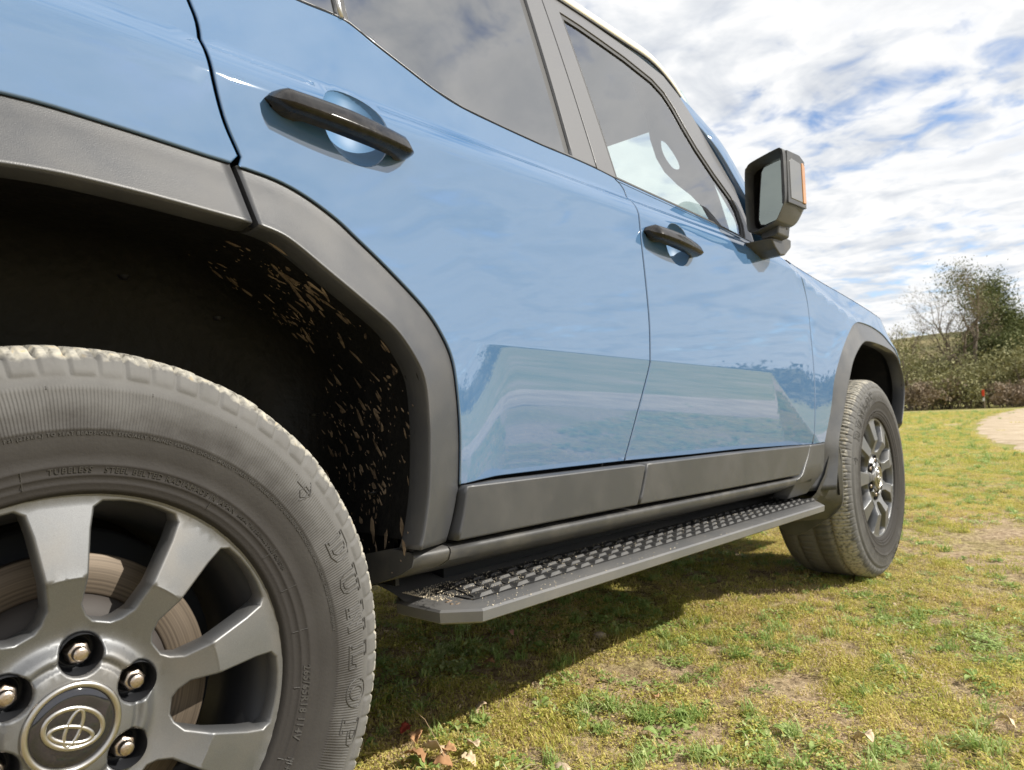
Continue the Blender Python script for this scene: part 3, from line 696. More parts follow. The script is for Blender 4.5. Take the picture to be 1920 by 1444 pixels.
# hood ------------------------------------------------------
rows = []
for x in list(np.linspace(2.16, 3.5, 24))+[3.56, 3.62, 3.66, 3.68, 3.69]:
    z0 = zt(x)-.002; m_ = float(YM(x, z0)); zf = 0 if x < 3.5 else -.9*(x-3.5)**1.5; r = []
    for u in (1.0, .99, .97, .93, .87, .8, .72, .6, .4, .2, 0):
        r.append((x, -m_*u, z0+.052*(1-u**6)*(1 if x < 3.4 else max(0, 1-(x-3.4)*2))+zf))
    r = r+[(a, -b, c) for a, b, c in r[:-1][::-1]]; rows.append(r)
V, F = loft(rows); obj('hood', V, F, 'paint', car)
obj('scuttle_vent', *prism([(2.09, -.80, 1.20), (2.20, -.80, 1.198), (2.14, -.80, 1.235)], (0, 1, 0), .10), 'sill', car, False)
V, F = merge([box(3.30, 3.66, -.80, .80, .40, 1.02), box(-1.02, -.95, -.86, .86, .45, 1.75)])
bevel(obj('front_bumper', V, F, 'trim', car), .05, 4)

# mud flap ------------------------------------------------------
fl = crom([(2.372, -.955, .565), (2.392, -.956, .50), (2.392, -.955, .42), (2.390, -.953, .355), (2.388, -.935, .320), (2.386, -.905, .292)], 5)
fl2 = [(2.386, -.82, .235), (2.386, -.79, .222), (2.386, -.745, .224), (2.386, -.72, .245), (2.386, -.715, .30), (2.36, -.72, .45), (2.33, -.78, .56)]
V, F = prism([(a, b, c) for a, b, c in fl+fl2], (1, 0, 0), .012)
o = obj('mud_flap', V, F, 'sill', car, False); bevel(o, .003, 2)
V, F = loft([[(2.30, -.946, .52), (2.372, -.954, .565)], [(2.27, -.938, .46), (2.392, -.956, .48)], [(2.23, -.92, .40), (2.392, -.956, .40)], [(2.24, -.85, .33), (2.390, -.95, .345)], [(2.30, -.78, .28), (2.388, -.90, .29)]])
obj('flap_bracket', V, F, 'sill', car)

# side mirror ------------------------------------------------------
mir = empty('side_mirror', (0, 0, 0), parent=car)
rim0 = crom([(-.927, 1.392), (-.934, 1.408), (-.952, 1.419), (-1.028, 1.4325), (-1.043, 1.430), (-1.0495, 1.415), (-1.050, 1.350), (-1.0485, 1.285), (-1.040, 1.262), (-1.024, 1.235), (-1.012, 1.226), (-.96, 1.212), (-.935, 1.214), (-.925, 1.232), (-.924, 1.31)], 4, True)
c0 = np.array([-.988, 1.322])
def ring(xo, xi, sc, dz=0, xi_shift=0):
    out = []
    for a, b in rim0:
        q = c0+(np.array([a, b])-c0)*sc
        t = (q[0]+1.05)/.125
        out.append((xo+(xi-xo)*t, q[0]+xi_shift, q[1]+dz))
    return out
rings_ = [ring(1.800, 1.812, .86), ring(1.790, 1.802, .88), ring(1.757, 1.776, .955), ring(1.749, 1.769, .985), ring(1.750, 1.770, 1.0), ring(1.765, 1.782, 1.012), ring(1.83, 1.84, 1.02, .003), ring(1.895, 1.885, .985, .008), ring(1.925, 1.905, .90, .012), ring(1.938, 1.92, .70, .014)]
V, F = loft(rings_, False, True); k = len(rim0); F.append(tuple(9*k+j for j in range(k)))
F = [f[::-1] for f in F]
o = obj('mirror_housing', V, F, 'sill', mir); e_ = o.modifiers.new('edge', 'EDGE_SPLIT'); e_.split_angle = R(40)
gl_ = [(-1.037, 1.42), (-1.028, 1.425), (-.978, 1.408), (-.966, 1.392), (-.958, 1.33), (-.950, 1.255), (-.955, 1.238), (-.968, 1.235), (-1.010, 1.243), (-1.022, 1.252), (-1.038, 1.285)]
V, F = prism([(1.793+(a+1.04)*.10, a, b) for a, b in gl_], (1, 0, 0), .006); obj('mirror_glass', V, F, 'mirror', mir, False)
gr = grow(gl_, .004); V, F = prism([(1.796+(a+1.04)*.10, a, b) for a, b in gr], (1, 0, 0), .01); obj('glass_bezel', V, F, 'black', mir, False)
def sideplate(name, pts, y, d, m, bw=.002):
    V, F = prism([(a, y, b) for a, b in pts], (0, 1, 0), d); o = obj(name, V, F, m, mir, False); bevel(o, bw, 2); return o
sideplate('lamp_surround', [(1.765, 1.275), (1.905, 1.282), (1.907, 1.425), (1.87, 1.436), (1.772, 1.428)], -1.0535, .02, 'sill')
sideplate('lamp_lens', [(1.782, 1.290), (1.872, 1.294), (1.872, 1.410), (1.80, 1.410), (1.782, 1.398)], -1.0555, .02, 'lens')
sideplate('turn_signal', [(1.873, 1.293), (1.896, 1.2945), (1.897, 1.405), (1.886, 1.416), (1.873, 1.412)], -1.0575, .02, 'amber')
V, F = merge([prism([(1.80, -.955, 1.19), (1.80, -1.005, 1.20), (1.80, -1.01, 1.235), (1.80, -.945, 1.228)], (1, 0, 0), .085)])
bevel(obj('mirror_stalk', V, F, 'sill', mir, False), .006, 3)
ft = [(1.775, 1.186), (1.905, 1.214), (1.960, 1.213), (1.955, 1.185), (1.90, 1.153), (1.865, 1.149), (1.825, 1.160)]
fo = [(1.80, 1.192), (1.905, 1.212), (1.955, 1.210), (1.950, 1.185), (1.90, 1.155), (1.862, 1.150), (1.83, 1.165)]
rows = [[(a, -.895, b) for a, b in ft], [(a, -.925, b) for a, b in ft], [(a+(c-a)*.6, -.965, b+(d-b)*.6) for (a, b), (c, d) in zip(ft, fo)], [(c, -.985, d) for c, d in fo]]
V, F = loft(rows, False, True); F.append(tuple(3*7+j for j in range(7))); bevel(obj('mirror_foot', V, [f[::-1] for f in F], 'sill', mir, False), .005, 3)
V, F = tube([(1.86, -1.0, 1.236), (1.86, -1.0, 1.222)], .010, 12); obj('mirror_camera', V, F, 'blackgloss', mir)

# ------------------------------------------------------------------ WHEELS (built round the hub, axle along y)
# tyre section: (radius, outward half width)
sec = [(.232, .925), (.236, .9445), (.2395, .9500), (.2425, .9515), (.247, .9520), (.2485, .9535), (.250, .9522), (.2555, .9560), (.257, .9572), (.2585, .9562), (.266, .9590), (.2675, .9602), (.269, .9592), (.28, .9625), (.295, .9655), (.3035, .9665), (.305, .9678), (.3065, .9668), (.32, .9670), (.335, .9650), (.345, .9615), (.3475, .9618), (.349, .9600), (.3515, .9598), (.353, .9575), (.358, .9555), (.3605, .9545), (.3625, .9560), (.370, .9520), (.378, .9465), (.3845, .9410), (.389, .9345), (.392, .9270), (.3945, .9170), (.396, .9050)]
tread = [(.3968, .895), (.3971, .885), (.3972, .878), (.3972, .8735), (.3974, .869), (.3978, .84), (.398, .815), (.398, .811), (.398, .806), (.398, .802), (.3978, .76), (.3975, .745), (.3974, .741), (.397, .735), (.396, .71), (.392, .695), (.378, .672), (.35, .655), (.30, .655), (.245, .67)]
NB = 84
def tyre_mesh():
    NA = NB*12; S = np.array(sec+tread); na = len(sec); rows = []
    th = np.linspace(0, 2*math.pi, NA, endpoint=False); r_ = np.random.default_rng(5)
    V = np.zeros((len(S), NA, 3)); jit = r_.normal(size=NB)*.0006
    ph = (th/(2*math.pi)*NB) % 1.0; blk = (th/(2*math.pi)*NB).astype(int)
    for i, (r0, m_) in enumerate(S):
        rr_ = np.full(NA, r0); mm = np.full(NA, m_)
        if .3625 <= r0 and m_ > .86:       # shoulder lugs
            inb = (ph > .13) & (ph < .97)
            low = (blk % 2 == 0); lim = np.where(low, .3615, .3675)
            g = (~inb)
            depth = .003 if r0 < .380 else .006
            mm = mm-np.where(g, depth*.8 if r0 < .39 else .002, 0)-np.where((r0 < lim), .0012, 0)
            rr_ = rr_-np.where(g & (r0 > .378), .0055 if r0 > .388 else .003, 0)
            sip = (np.abs(ph-.55) < .045) & (r0 > .382); rr_ = rr_-np.where(sip, .0035, 0); mm = mm-np.where(sip, .002, 0)
            rr_ = rr_+jit[blk]*(r0 > .385)
        if m_ in (.878, .8735, .811, .806, .741) : rr_ = rr_-.0085
        if .70 < m_ < .868 and m_ not in (.811, .806, .741):
            ph2 = (ph+(m_-.7)*6) % 1.0; rr_ = rr_-np.where(ph2 < .12, .006, 0)
            ph3 = (ph*2+(m_-.7)*9) % 1.0; rr_ = rr_-np.where(ph3 < .10, .003, 0)
        V[i, :, 0] = rr_*np.cos(th); V[i, :, 1] = -mm; V[i, :, 2] = rr_*np.sin(th)
    F = []
    for i in range(len(S)-1):
        a = i*NA
        for j in range(NA):
            j2 = (j+1) % NA; F.append((a+j, a+NA+j, a+NA+j2, a+j2))
    me = mesh('tyre', V.reshape(-1, 3), F, 'tyre'); return me
_sr = np.array([s[0] for s in sec]); _sm = np.array([s[1] for s in sec])
def side_mag(r): return float(np.interp(r, _sr, _sm))
# slab-serif outline capitals, unit height
LET = {
 'D': [[(0, 0), (.48, 0), (.72, .16), (.78, .5), (.72, .84), (.48, 1), (0, 1), (0, .86), (.10, .86), (.10, .14), (0, .14)], [(.32, .17), (.44, .17), (.53, .30), (.56, .5), (.53, .70), (.44, .83), (.32, .83)]],
 'U': [[(0, 1), (0, .86), (.10, .86), (.10, .32), (.20, .06), (.42, -.02), (.64, .06), (.74, .32), (.74, .86), (.84, .86), (.84, 1), (.50, 1), (.50, .86), (.60, .86), (.60, .36), (.53, .18), (.44, .15), (.36, .18), (.31, .36), (.31, .86), (.40, .86), (.40, 1)]],
 'N': [[(0, 0), (.34, 0), (.34, .14), (.25, .14), (.25, .66), (.60, 0), (.78, 0), (.78, .86), (.88, .86), (.88, 1), (.56, 1), (.56, .86), (.65, .86), (.65, .38), (.32, 1), (0, 1), (0, .86), (.10, .86), (.10, .14), (0, .14)]],
 'L': [[(0, 0), (.72, 0), (.72, .36), (.60, .36), (.56, .16), (.32, .16), (.32, .86), (.42, .86), (.42, 1), (0, 1), (0, .86), (.10, .86), (.10, .14), (0, .14)]],
 'O': [[(.42+.42*math.cos(a), .5+.52*math.sin(a)) for a in np.linspace(0, 2*math.pi, 20, endpoint=False)], [(.42+.21*math.cos(a), .5+.33*math.sin(a)) for a in np.linspace(0, 2*math.pi, 16, endpoint=False)]],
 'P': [[(0, 0), (.42, 0), (.42, .14), (.32, .14), (.32, .42), (.52, .42), (.72, .52), (.76, .72), (.70, .92), (.50, 1), (0, 1), (0, .86), (.10, .86), (.10, .14), (0, .14)], [(.32, .57), (.46, .57), (.54, .63), (.54, .80), (.46, .86), (.32, .86)]],
}
def polar_pt(u, v, a0, r0, lift):
    """u metres along the tread (clockwise), v radially outwards"""
    a = a0-u/r0; r = r0+v; return (r*math.cos(a), -(side_mag(r)+lift), r*math.sin(a))
def brand_letters(a_start):
    parts = []; h = .034; r0 = .3215; u = 0
    for ch in 'DUNLOP':
        for lp in LET[ch]:
            q = resample([(x*h*1.22, y*h) for x, y in lp], .004)
            P = [polar_pt(u+a, b, a_start, r0, .0004) for a, b in q]; P.append(P[0]); parts.append(tube(P, .00095, 5, False))
        u += {'D': .78, 'U': .84, 'N': .88, 'L': .72, 'O': .84, 'P': .76}[ch]*h*1.22+.0142
    # small arrow-and-D mark ahead of the word
    for lp in ([(-.012, .002), (-.004, .018), (-.013, .033)], [(-.02, .012), (-.014, .006), (-.008, .012), (-.009, .022), (-.016, .023), (-.02, .012)], [(-.030, .018), (-.004, .018)]):
        q = [(a-.060, b) for a, b in lp]; q = [tuple(np.array(q[i])*(1-t)+np.array(q[i+1])*t) for i in range(len(q)-1) for t in (0, .5)]+[q[-1]]
        parts.append(tube([polar_pt(a, b, a_start, r0, .0004) for a, b in q], .0008, 5))
    return merge(parts)
def text_mesh(txt, size, spacing=1.1, ext=.0005, offs=0.0):
    c = bpy.data.curves.new('lettering', 'FONT'); c.body = txt; c.size = size; c.space_character = spacing; c.extrude = ext; c.resolution_u = 2; c.offset = offs
    o = bpy.data.objects.new('lettering', c); COL.objects.link(o)
    bpy.context.view_layer.update()
    me = bpy.data.meshes.new_from_object(o.evaluated_get(bpy.context.evaluated_depsgraph_get())); bpy.data.objects.remove(o)
    V = [tuple(v.co) for v in me.vertices]; F = [tuple(p.vertices) for p in me.polygons]; return V, F
def ring_text(txt, size, a_start, r0, spacing=1.15, offs=0.0, lift=.0003):
    V, F = text_mesh(txt, size, spacing, .0006, offs)
    return [tuple(polar_pt(x, y, a_start, r0, lift+z)) for x, y, z in V], F
small = [ring_text('TUBELESS', .0085, R(95), .2595), ring_text('STEEL BELTED RADIAL', .0085, R(83.5), .2592), ring_text('MADE IN JAPAN', .0078, R(63), .2590),
         ring_text('RADIAL TIRE SIDEWALL 2 PLIES POLYESTER', .0044, R(48), .2600),
         ring_text('265/65R18 114V', .0118, R(-2), .2590, 1.12, .0002), ring_text('M+S', .0110, R(-26), .2600),
         ring_text('NEVER EXCEED 40 PSI (275kPa) TO SEAT BEADS-ONLY SPECIALLY TRAINED PERSONS SHOULD MOUNT TIRES. TIRE FAILURE DUE TO UNDERINFLATION/OVERLOADING CAN CAUSE SERIOUS INJURY', .0050, R(112), .2985, 1.28, .0001)]
ticks = []
for a in (56, 33, 21, 8, -8, -27, 100, 140, 200, 250, 300):
    ticks.append(tube([polar_pt(0, v, R(a), .2485, .0003) for v in (0, .006, .012, .0185)], .0005, 4))
for a in list(range(6, 360, 17)):
    ticks.append(tube([polar_pt(0, v, R(a+3), .346, .0004) for v in (0, .003)], .0007, 4))
letterV, letterF = merge([brand_letters(R(26.0)), brand_letters(R(206.0))]+small+ticks)

# rim: windows cut between nine spokes
def rim_mag(x, z):
    r = np.hypot(x, z)
    return np.interp(r, [0, .046, .058, .0605, .063, .0655, .069, .0735, .084, .088, .095, .1495, .1512, .153, .228, .236, .239, .2405, .2416], [.9485, .9480, .9465, .9440, .9415, .9415, .9445, .9445, .9345, .9335, .9345, .9555, .9565, .9560, .9430, .9440, .9455, .9460, .9435])
def window_poly(ac):
    def pt(a, r): return (r*math.cos(R(ac+a)), r*math.sin(R(ac+a)))
    P = [pt(-12.6, .150), (pt(-12.4, .200)), pt(-11.8, .222), pt(-9.8, .2285), pt(-5, .2300), pt(0, .2305), pt(5, .2300), pt(9.8, .2285), pt(11.8, .222), pt(12.4, .200), pt(12.6, .150), pt(12.6, .122), pt(9.2, .1095), pt(5.0, .1035), pt(-5.0, .1035), pt(-9.2, .1095), pt(-12.6, .122)]
    return P
def circ(cx, cz, r, n=24): return [(cx+r*math.cos(2*math.pi*i/n), cz+r*math.sin(2*math.pi*i/n)) for i in range(n)]
WA = [32+40*i for i in range(9)]; NA_ = [21+60*i for i in range(6)]
outer = circ(0, 0, .2416, 144)
holes = [window_poly(a) for a in WA]+[circ(.0695*math.cos(R(a)), .0695*math.sin(R(a)), .0215, 22) for a in NA_]
tmp = panel('alloy_rim', outer, rim_mag, 'rim', None, holes=holes, ds=.006, grid=.010, extra=[(rr_*math.cos(2*math.pi*j/n_), rr_*math.sin(2*math.pi*j/n_)) for rr_ in (.050, .0575, .0592, .0605, .0630, .0655, .0672, .0690, .0712, .0735, .077, .0805, .084, .0862, .0880, .0915, .095, .110, .130, .1485, .1497, .1505, .1512, .1521, .1532, .165, .185, .205, .228, .2355) for n_ in (int(rr_*1500) if abs(rr_-.1510) > .003 else 240,) for j in range(n_)], depth=.028, chamf=.0028, hdepth=.034)
rim_me = tmp.data; bpy.data.objects.remove(tmp)
# custom normals on a kinked profile: recompute through geometry (sharp ridges stay)
tyre_me = tyre_mesh()
letter_me = mesh('tyre_lettering', letterV, letterF, 'tyretext', False)
def lathe(prof, n=96, close=True):
    rows = [[(r*math.cos(2*math.pi*j/n), -m_, r*math.sin(2*math.pi*j/n)) for j in range(n)] for r, m_ in prof]
    return loft(rows, False, True)
barrel_me = mesh('rim_barrel', *lathe([(.2415, .944), (.238, .925), (.225, .915), (.214, .90), (.208, .86), (.205, .78), (.212, .70), (.232, .68)], 96), 'rimdark')
disc_me = mesh('brake_disc', *lathe([(.05, .870), (.122, .870), (.1235, .878), (.126, .8795), (.167, .8795), (.168, .878), (.168, .868), (.165, .867)], 128), 'disc')
hat_me = mesh('disc_hat', *lathe([(.02, .900), (.10, .899), (.118, .892), (.1225, .878), (.1245, .872)], 96), 'rust')
back_me = mesh('backing_plate', *lathe([(.02, .84), (.19, .84), (.195, .83)], 48), 'shell')
# lug nut: hexagon, flange and domed stud end
def nut_mesh():
    rows = []
    def hexr(rr_, y, round_=0):
        out = []
        for j in range(24):
            a = 2*math.pi*j/24; b = (a+math.pi/6) % (math.pi/3)-math.pi/6; h = rr_*math.cos(math.pi/6)/math.cos(b); out.append(((h*(1-round_)+rr_*.87*round_)*math.cos(a), -y, (h*(1-round_)+rr_*.87*round_)*math.sin(a)))
        return out
    for rr_, y, ro in ((.0118, 0.0, 0), (.0118, .018, 0), (.0112, .0195, .35), (.0093, .0200, 1), (.0085, .0202, 1), (.0086, .0262, 1), (.0078, .0275, 1), (.004, .0280, 1), (.0003, .0282, 1)): rows.append(hexr(rr_, y, ro))
    V, F = loft(rows, False, True); return mesh('lug_nut', V, F, 'nut')
nut_me = nut_mesh()
e_cup = mesh('nut_recess', *lathe([(.0207, .031), (.0207, .006), (.0185, .001), (.0165, .002), (.0163, .007), (.0150, .007), (.0148, .001), (.001, .001)], 36), 'rimdark')  # dark sleeve added inside the nut hole, recess shade put into its colour
cap_me = mesh('centre_cap', *lathe([(.0458, .935), (.0458, .9500), (.0445, .9518), (.0418, .9525), (.0400, .9515), (.0388, .9495)], 72), 'chrome')
capb_me = mesh('cap_face', *lathe([(.0390, .9490), (.0380, .9502), (.030, .9512), (.02, .9518), (.008, .9521), (.0004, .9522)], 64), 'capblack')
def emblem():
    def ell(cx, cz, a, b, rot=0, n=48):
        return [(cx+a*math.cos(t)*math.cos(rot)-b*math.sin(t)*math.sin(rot), cz+a*math.cos(t)*math.sin(rot)+b*math.sin(t)*math.cos(rot)) for t in np.linspace(0, 2*math.pi, n+1)]
    parts = []
    tl = R(-22); dn = (-math.sin(tl)*-.0062, math.cos(tl)*-.0062)
    for e, w in ((ell(0, 0, .0278, .0192, tl), .0024), (ell(0, 0, .0066, .0178, tl), .0019), (ell(dn[0], dn[1], .0205, .0078, tl), .0021)):
        rows = []
        P = np.array([(a, b) for a, b in e[:-1]]); k = len(P)
        for i in range(k):
            t = P[(i+1) % k]-P[i-1]; t /= np.linalg.norm(t); nn = np.array([-t[1], t[0]])
            ww = w
            rows.append([(P[i][0]+nn[0]*ww*s, -(.9520+h), P[i][1]+nn[1]*ww*s) for s, h in ((-1.0, 0), (-.7, .0011), (.0, .0014), (.7, .0011), (1.0, 0))])
        parts.append(loft(rows, True, False))
    return merge(parts)
emb_me = mesh('emblem', *emblem(), 'chrome')
def cal():
    V, F = box(-.20, -.09, -.905, -.80, -.09, .09); return V, F
cal_me = mesh('brake_caliper', *cal(), 'rust')
def wheel(x, side, spin, near=True):
    w = empty('wheel', (x, 0, .398), (0, 0, 0 if side < 0 else math.pi), parent=car)
    rot = empty
    for nm, me in (('tyre', tyre_me), ('lettering', letter_me), ('alloy_rim', rim_me), ('rim_barrel', barrel_me), ('brake_disc', disc_me), ('disc_hat', hat_me), ('backing_plate', back_me), ('centre_cap', cap_me), ('cap_face', capb_me), ('emblem', emb_me), ('brake_caliper', cal_me)):
        if not near and nm in ('lettering', 'emblem'): continue
        o = bpy.data.objects.new(nm, me); link(o, w)
        if nm not in ('backing_plate', 'brake_caliper'): o.rotation_euler = (0, -R(spin), 0)
    for a in NA_:
        for nm, me, mg in (('lug_nut', nut_me, .9130), ('nut_recess', e_cup, .909)):
            o = bpy.data.objects.new(nm, me); o.location = (.0695*math.cos(R(a+spin)), -mg, .0695*math.sin(R(a+spin))); o.rotation_euler = (0, -R(spin+a*1.7 if nm == 'lug_nut' else 0), 0); link(o, w)
    return w
wheel(0, -1, 0); wheel(2.85, -1, 125); wheel(0, 1, 33, False); wheel(2.85, 1, 70, False)
# far side of the car: same panels mirrored
for o in list(car.children):
    if o.name.split('.')[0] in ('rear_door', 'front_door', 'rear_quarter_panel', 'front_fender', 'wheel_arch_flare', 'inner_body_side', 'rear_side_window', 'sill', 'door_cladding', 'arch_liner') and o.type == 'MESH':
        c = o.copy(); COL.objects.link(c); c.parent = car; c.scale = (1, -1, 1)
        for ch in o.children:
            if ch.name.split('.')[0] in ('door_frame', 'window_glass', 'quarter_glass'):
                d = ch.copy(); COL.objects.link(d); d.parent = c
# ================================================================== GROUND, PATH, HILL
from mathutils import noise as mn
path_left = [(140, 9.0), (90, 6.6), (54, 4.2), (40, 3.4), (28.6, 2.5), (20.6, 1.5), (16, .75), (13.8, .2), (10.7, -.55), (8.5, -1.7), (6, -3.4), (3, -5.0), (0, -6.0), (-6, -7.0), (-15, -7.6), (-40, -7.5)]
path_c = crom(path_left, 6)
def height(x, y):
    d = math.hypot(x, y)
    h = .012*mn.noise(Vector((x*1.7, y*1.7, 0)))+.006*mn.noise(Vector((x*6, y*6, 3)))
    h *= 1.0 if d < 12 else max(.2, 1-(d-12)/40)
    if abs(x-2.85) < .35 and -1.1 < y < -.6: h *= .2
    if abs(x) < .45 and -1.1 < y < -.6: h *= .2
    return h-.004
def sheet(xs_, ys_, f):
    V = [(x, y, f(x, y)) for x in xs_ for y in ys_]; n = len(ys_)
    return V, [(i*n+j, (i+1)*n+j, (i+1)*n+j+1, i*n+j+1) for i in range(len(xs_)-1) for j in range(n-1)]
def grade(a, b, fine0, fine1, step, k=1.22):
    mid = list(np.arange(fine0, fine1+1e-6, step)); s = step; hi = []; x = fine1
    while x < b: s *= k; x += s; hi.append(min(x, b))
    s = step; lo = []; x = fine0
    while x > a: s *= k; x -= s; lo.append(max(x, a))
    return sorted(set([round(v, 4) for v in lo+mid+hi]))
gm = mat('meadow_soil', (.2, .16, .09), .95, 0, 0, .1)
def ground_mat():
    t = gm.node_tree; b = bs(gm); g = N(t, 'ShaderNodeNewGeometry'); P = g.outputs['Position']
    n1_ = N(t, 'ShaderNodeTexNoise', i_Scale=1.15, i_Detail=6.0, i_Roughness=0.62); L(t, P, n1_.inputs['Vector'])
    n2_ = N(t, 'ShaderNodeTexNoise', i_Scale=38.0, i_Detail=7.0, i_Roughness=0.7); L(t, P, n2_.inputs['Vector'])
    soil = ramp(t, n2_.outputs[0], [(.3, (.11, .075, .045)), (.5, (.38, .28, .175)), (.68, (.60, .47, .32))])
    moss = ramp(t, n2_.outputs[0], [(.35, (.07, .055, .025)), (.5, (.25, .21, .075)), (.66, (.48, .42, .16))])  # mossy ground, darkened to put shade into the gaps between blades
    k_ = ramp(t, n1_.outputs[0], [(.40, 0.0), (.56, 1.0)])
    mx = N(t, 'ShaderNodeMixRGB'); L(t, k_.outputs[0], mx.inputs[0]); L(t, moss.outputs[0], mx.inputs[1]); L(t, soil.outputs[0], mx.inputs[2])
    # far away the blades merge into the sheet: straw and green streaks
    sp = N(t, 'ShaderNodeSeparateXYZ'); L(t, P, sp.inputs[0])
    mpn = N(t, 'ShaderNodeMapping'); mpn.inputs['Scale'].default_value = (1.0, 1.0, 1); L(t, P, mpn.inputs[0])
    n3_ = N(t, 'ShaderNodeTexNoise', i_Scale=.55, i_Detail=9.0, i_Roughness=0.72); L(t, mpn.outputs[0], n3_.inputs['Vector'])
    far = ramp(t, n3_.outputs[0], [(.32, (.16, .185, .045)), (.45, (.26, .25, .075)), (.56, (.35, .305, .13)), (.68, (.45, .36, .23))])
    fx = N(t, 'ShaderNodeMapRange'); fx.inputs[1].default_value = 4.5; fx.inputs[2].default_value = 9.0
    lnn = N(t, 'ShaderNodeVectorMath', op='LENGTH'); L(t, P, lnn.inputs[0]); L(t, lnn.outputs['Value'], fx.inputs[0])
    mx2 = N(t, 'ShaderNodeMixRGB'); L(t, fx.outputs[0], mx2.inputs[0]); L(t, mx.outputs[0], mx2.inputs[1]); L(t, far.outputs[0], mx2.inputs[2])
    L(t, mx2.outputs[0], b.inputs['Base Color'])
    bp = N(t, 'ShaderNodeBump', i_Strength=1.0, i_Distance=0.012); L(t, n2_.outputs[0], bp.inputs['Height']); L(t, bp.outputs[0], b.inputs['Normal'])
ground_mat()
V, F = sheet(grade(-900, 900, -1, 6, .05), grade(-900, 900, -3.2, 1.4, .05), lambda x, y: height(x, y) if math.hypot(x, y) < 60 else -.004)
obj('ground', V, F, gm, None, True, kind='structure')
pm = mat('sandy_path', (.5, .4, .28), .95, 0, 0, .1); vary(pm, (.38, .295, .20), (.56, .46, .335), 2.2, 9, .35, .65, .9, 30, None, .02)
rows = []; rr_ = np.random.default_rng(2)
for i, (x, y) in enumerate(resample(path_c, .35)[:-1] if False else arclen(path_c, 420)):
    wv = .32*mn.noise(Vector((x*.7, y*.7, 9)))+.16*mn.noise(Vector((x*3, y*3, 2))); w2 = 1.7+1.7*min(1, max(0, (x-5)/5))+.3*mn.noise(Vector((x*.5, 4, 9)))
    sc_ = 1.0+max(0, (x-25))*.01
    rows.append([(x, y+wv-w2*s*sc_, .010+(.006 if 0 < s < 1 else -.012)) for s in (0, .04, .3, .6, .96, 1)])
V, F = loft(rows); obj('path', V, F, pm, None, True, kind='structure')
hm = mat('far_hill_scrub', (.15, .14, .06), .95, 0, 0, .1)
vary(hm, (.055, .060, .026), (.24, .20, .10), .035, 9, .38, .62, 0, 1)
def fwd(px, D):
    """point on the ground seen in the direction of a compass bearing, D metres from the viewpoint"""
    a = yaw-math.atan((px-960)/1314.); return (-.23+D*math.cos(a), -1.78+D*math.sin(a))
rows = []
for a in np.linspace(-180, 180, 150):
    b = R(a); r = []
    base = 26+13*math.exp(-((a-13)/22)**2)+4*mn.noise(Vector((a*.06, 0, 0)))+1.5*mn.noise(Vector((a*.4, 3, 0)))
    for d, k in ((260, 0), (300, .12), (350, .38), (400, .68), (450, .9), (490, 1.0), (600, .95)):
        r.append((d*math.cos(b), d*math.sin(b), -.5+base*k))
    rows.append(r)
V, F = loft(rows); obj('hill', V, [f[::-1] for f in F], hm, None, True, kind='structure')

# ================================================================== TREES AND SCRUB
bark = mat('grey_bark', (.16, .125, .09), .9); vary(bark, (.10, .08, .06), (.24, .19, .14), 3, 6, .4, .6)
def leafmat(name, c1, c2, c3):
    m = mat(name, c1, .7, 0, 0, .2); t = m.node_tree; g = N(t, 'ShaderNodeNewGeometry'); oi = g.outputs['Random Per Island']
    r = ramp(t, oi, [(0, c1), (.5, c2), (1, c3)]); L(t, r.outputs[0], bs(m).inputs['Base Color'])
    bs(m).inputs['Transmission Weight'].default_value = 0; return m
lf_dark = leafmat('holm_oak_leaves', (.075, .092, .03), (.115, .135, .045), (.17, .18, .07))
lf_olive = leafmat('olive_scrub_leaves', (.17, .17, .07), (.24, .235, .105), (.31, .29, .15))
lf_dry = leafmat('dry_twigs', (.19, .145, .10), (.27, .21, .15), (.35, .28, .20))
def branches(r_, base, dirn, length, rad, depth, out, tips, spread=.6, droop=0.0, shrink=.72):
    n = 5; P = [np.array(base, float)]; d = np.array(dirn, float); d /= np.linalg.norm(d); rads = [rad]
    for i in range(n):
        d = d+r_.normal(size=3)*.16+np.array([0, 0, .05-droop]); d /= np.linalg.norm(d)
        P.append(P[-1]+d*length/n); rads.append(rad*(1-(i+1)/n*.45))
    out.append(tube(P, rads, 6 if rad > .04 else 4, False)); tips.append((P[-1], rad)); tips.append((P[3], rad))
    if depth > 0:
        for _ in range(3 if depth > 1 else 4):
            k = r_.integers(2, n+1); nd = d+r_.normal(size=3)*spread; nd[2] += .12
            branches(r_, P[k], nd, length*shrink*(.75+.4*r_.random()), rads[k]*.62, depth-1, out, tips, spread, droop, shrink)
def leaf_cloud(r_, centres, n, size, spread):
    V = []; F = []
    for i in range(n):
        c = centres[r_.integers(len(centres))]; p = c+r_.normal(size=3)*spread; u = r_.normal(size=3); u /= np.linalg.norm(u)
        w = np.cross(u, r_.normal(size=3)); w /= np.linalg.norm(w); s = size*(.5+r_.random()); b = len(V)
        V += [tuple(p-u*s), tuple(p+w*s*.45), tuple(p+u*s), tuple(p-w*s*.45)]; F.append((b, b+1, b+2, b+3))
    return V, F
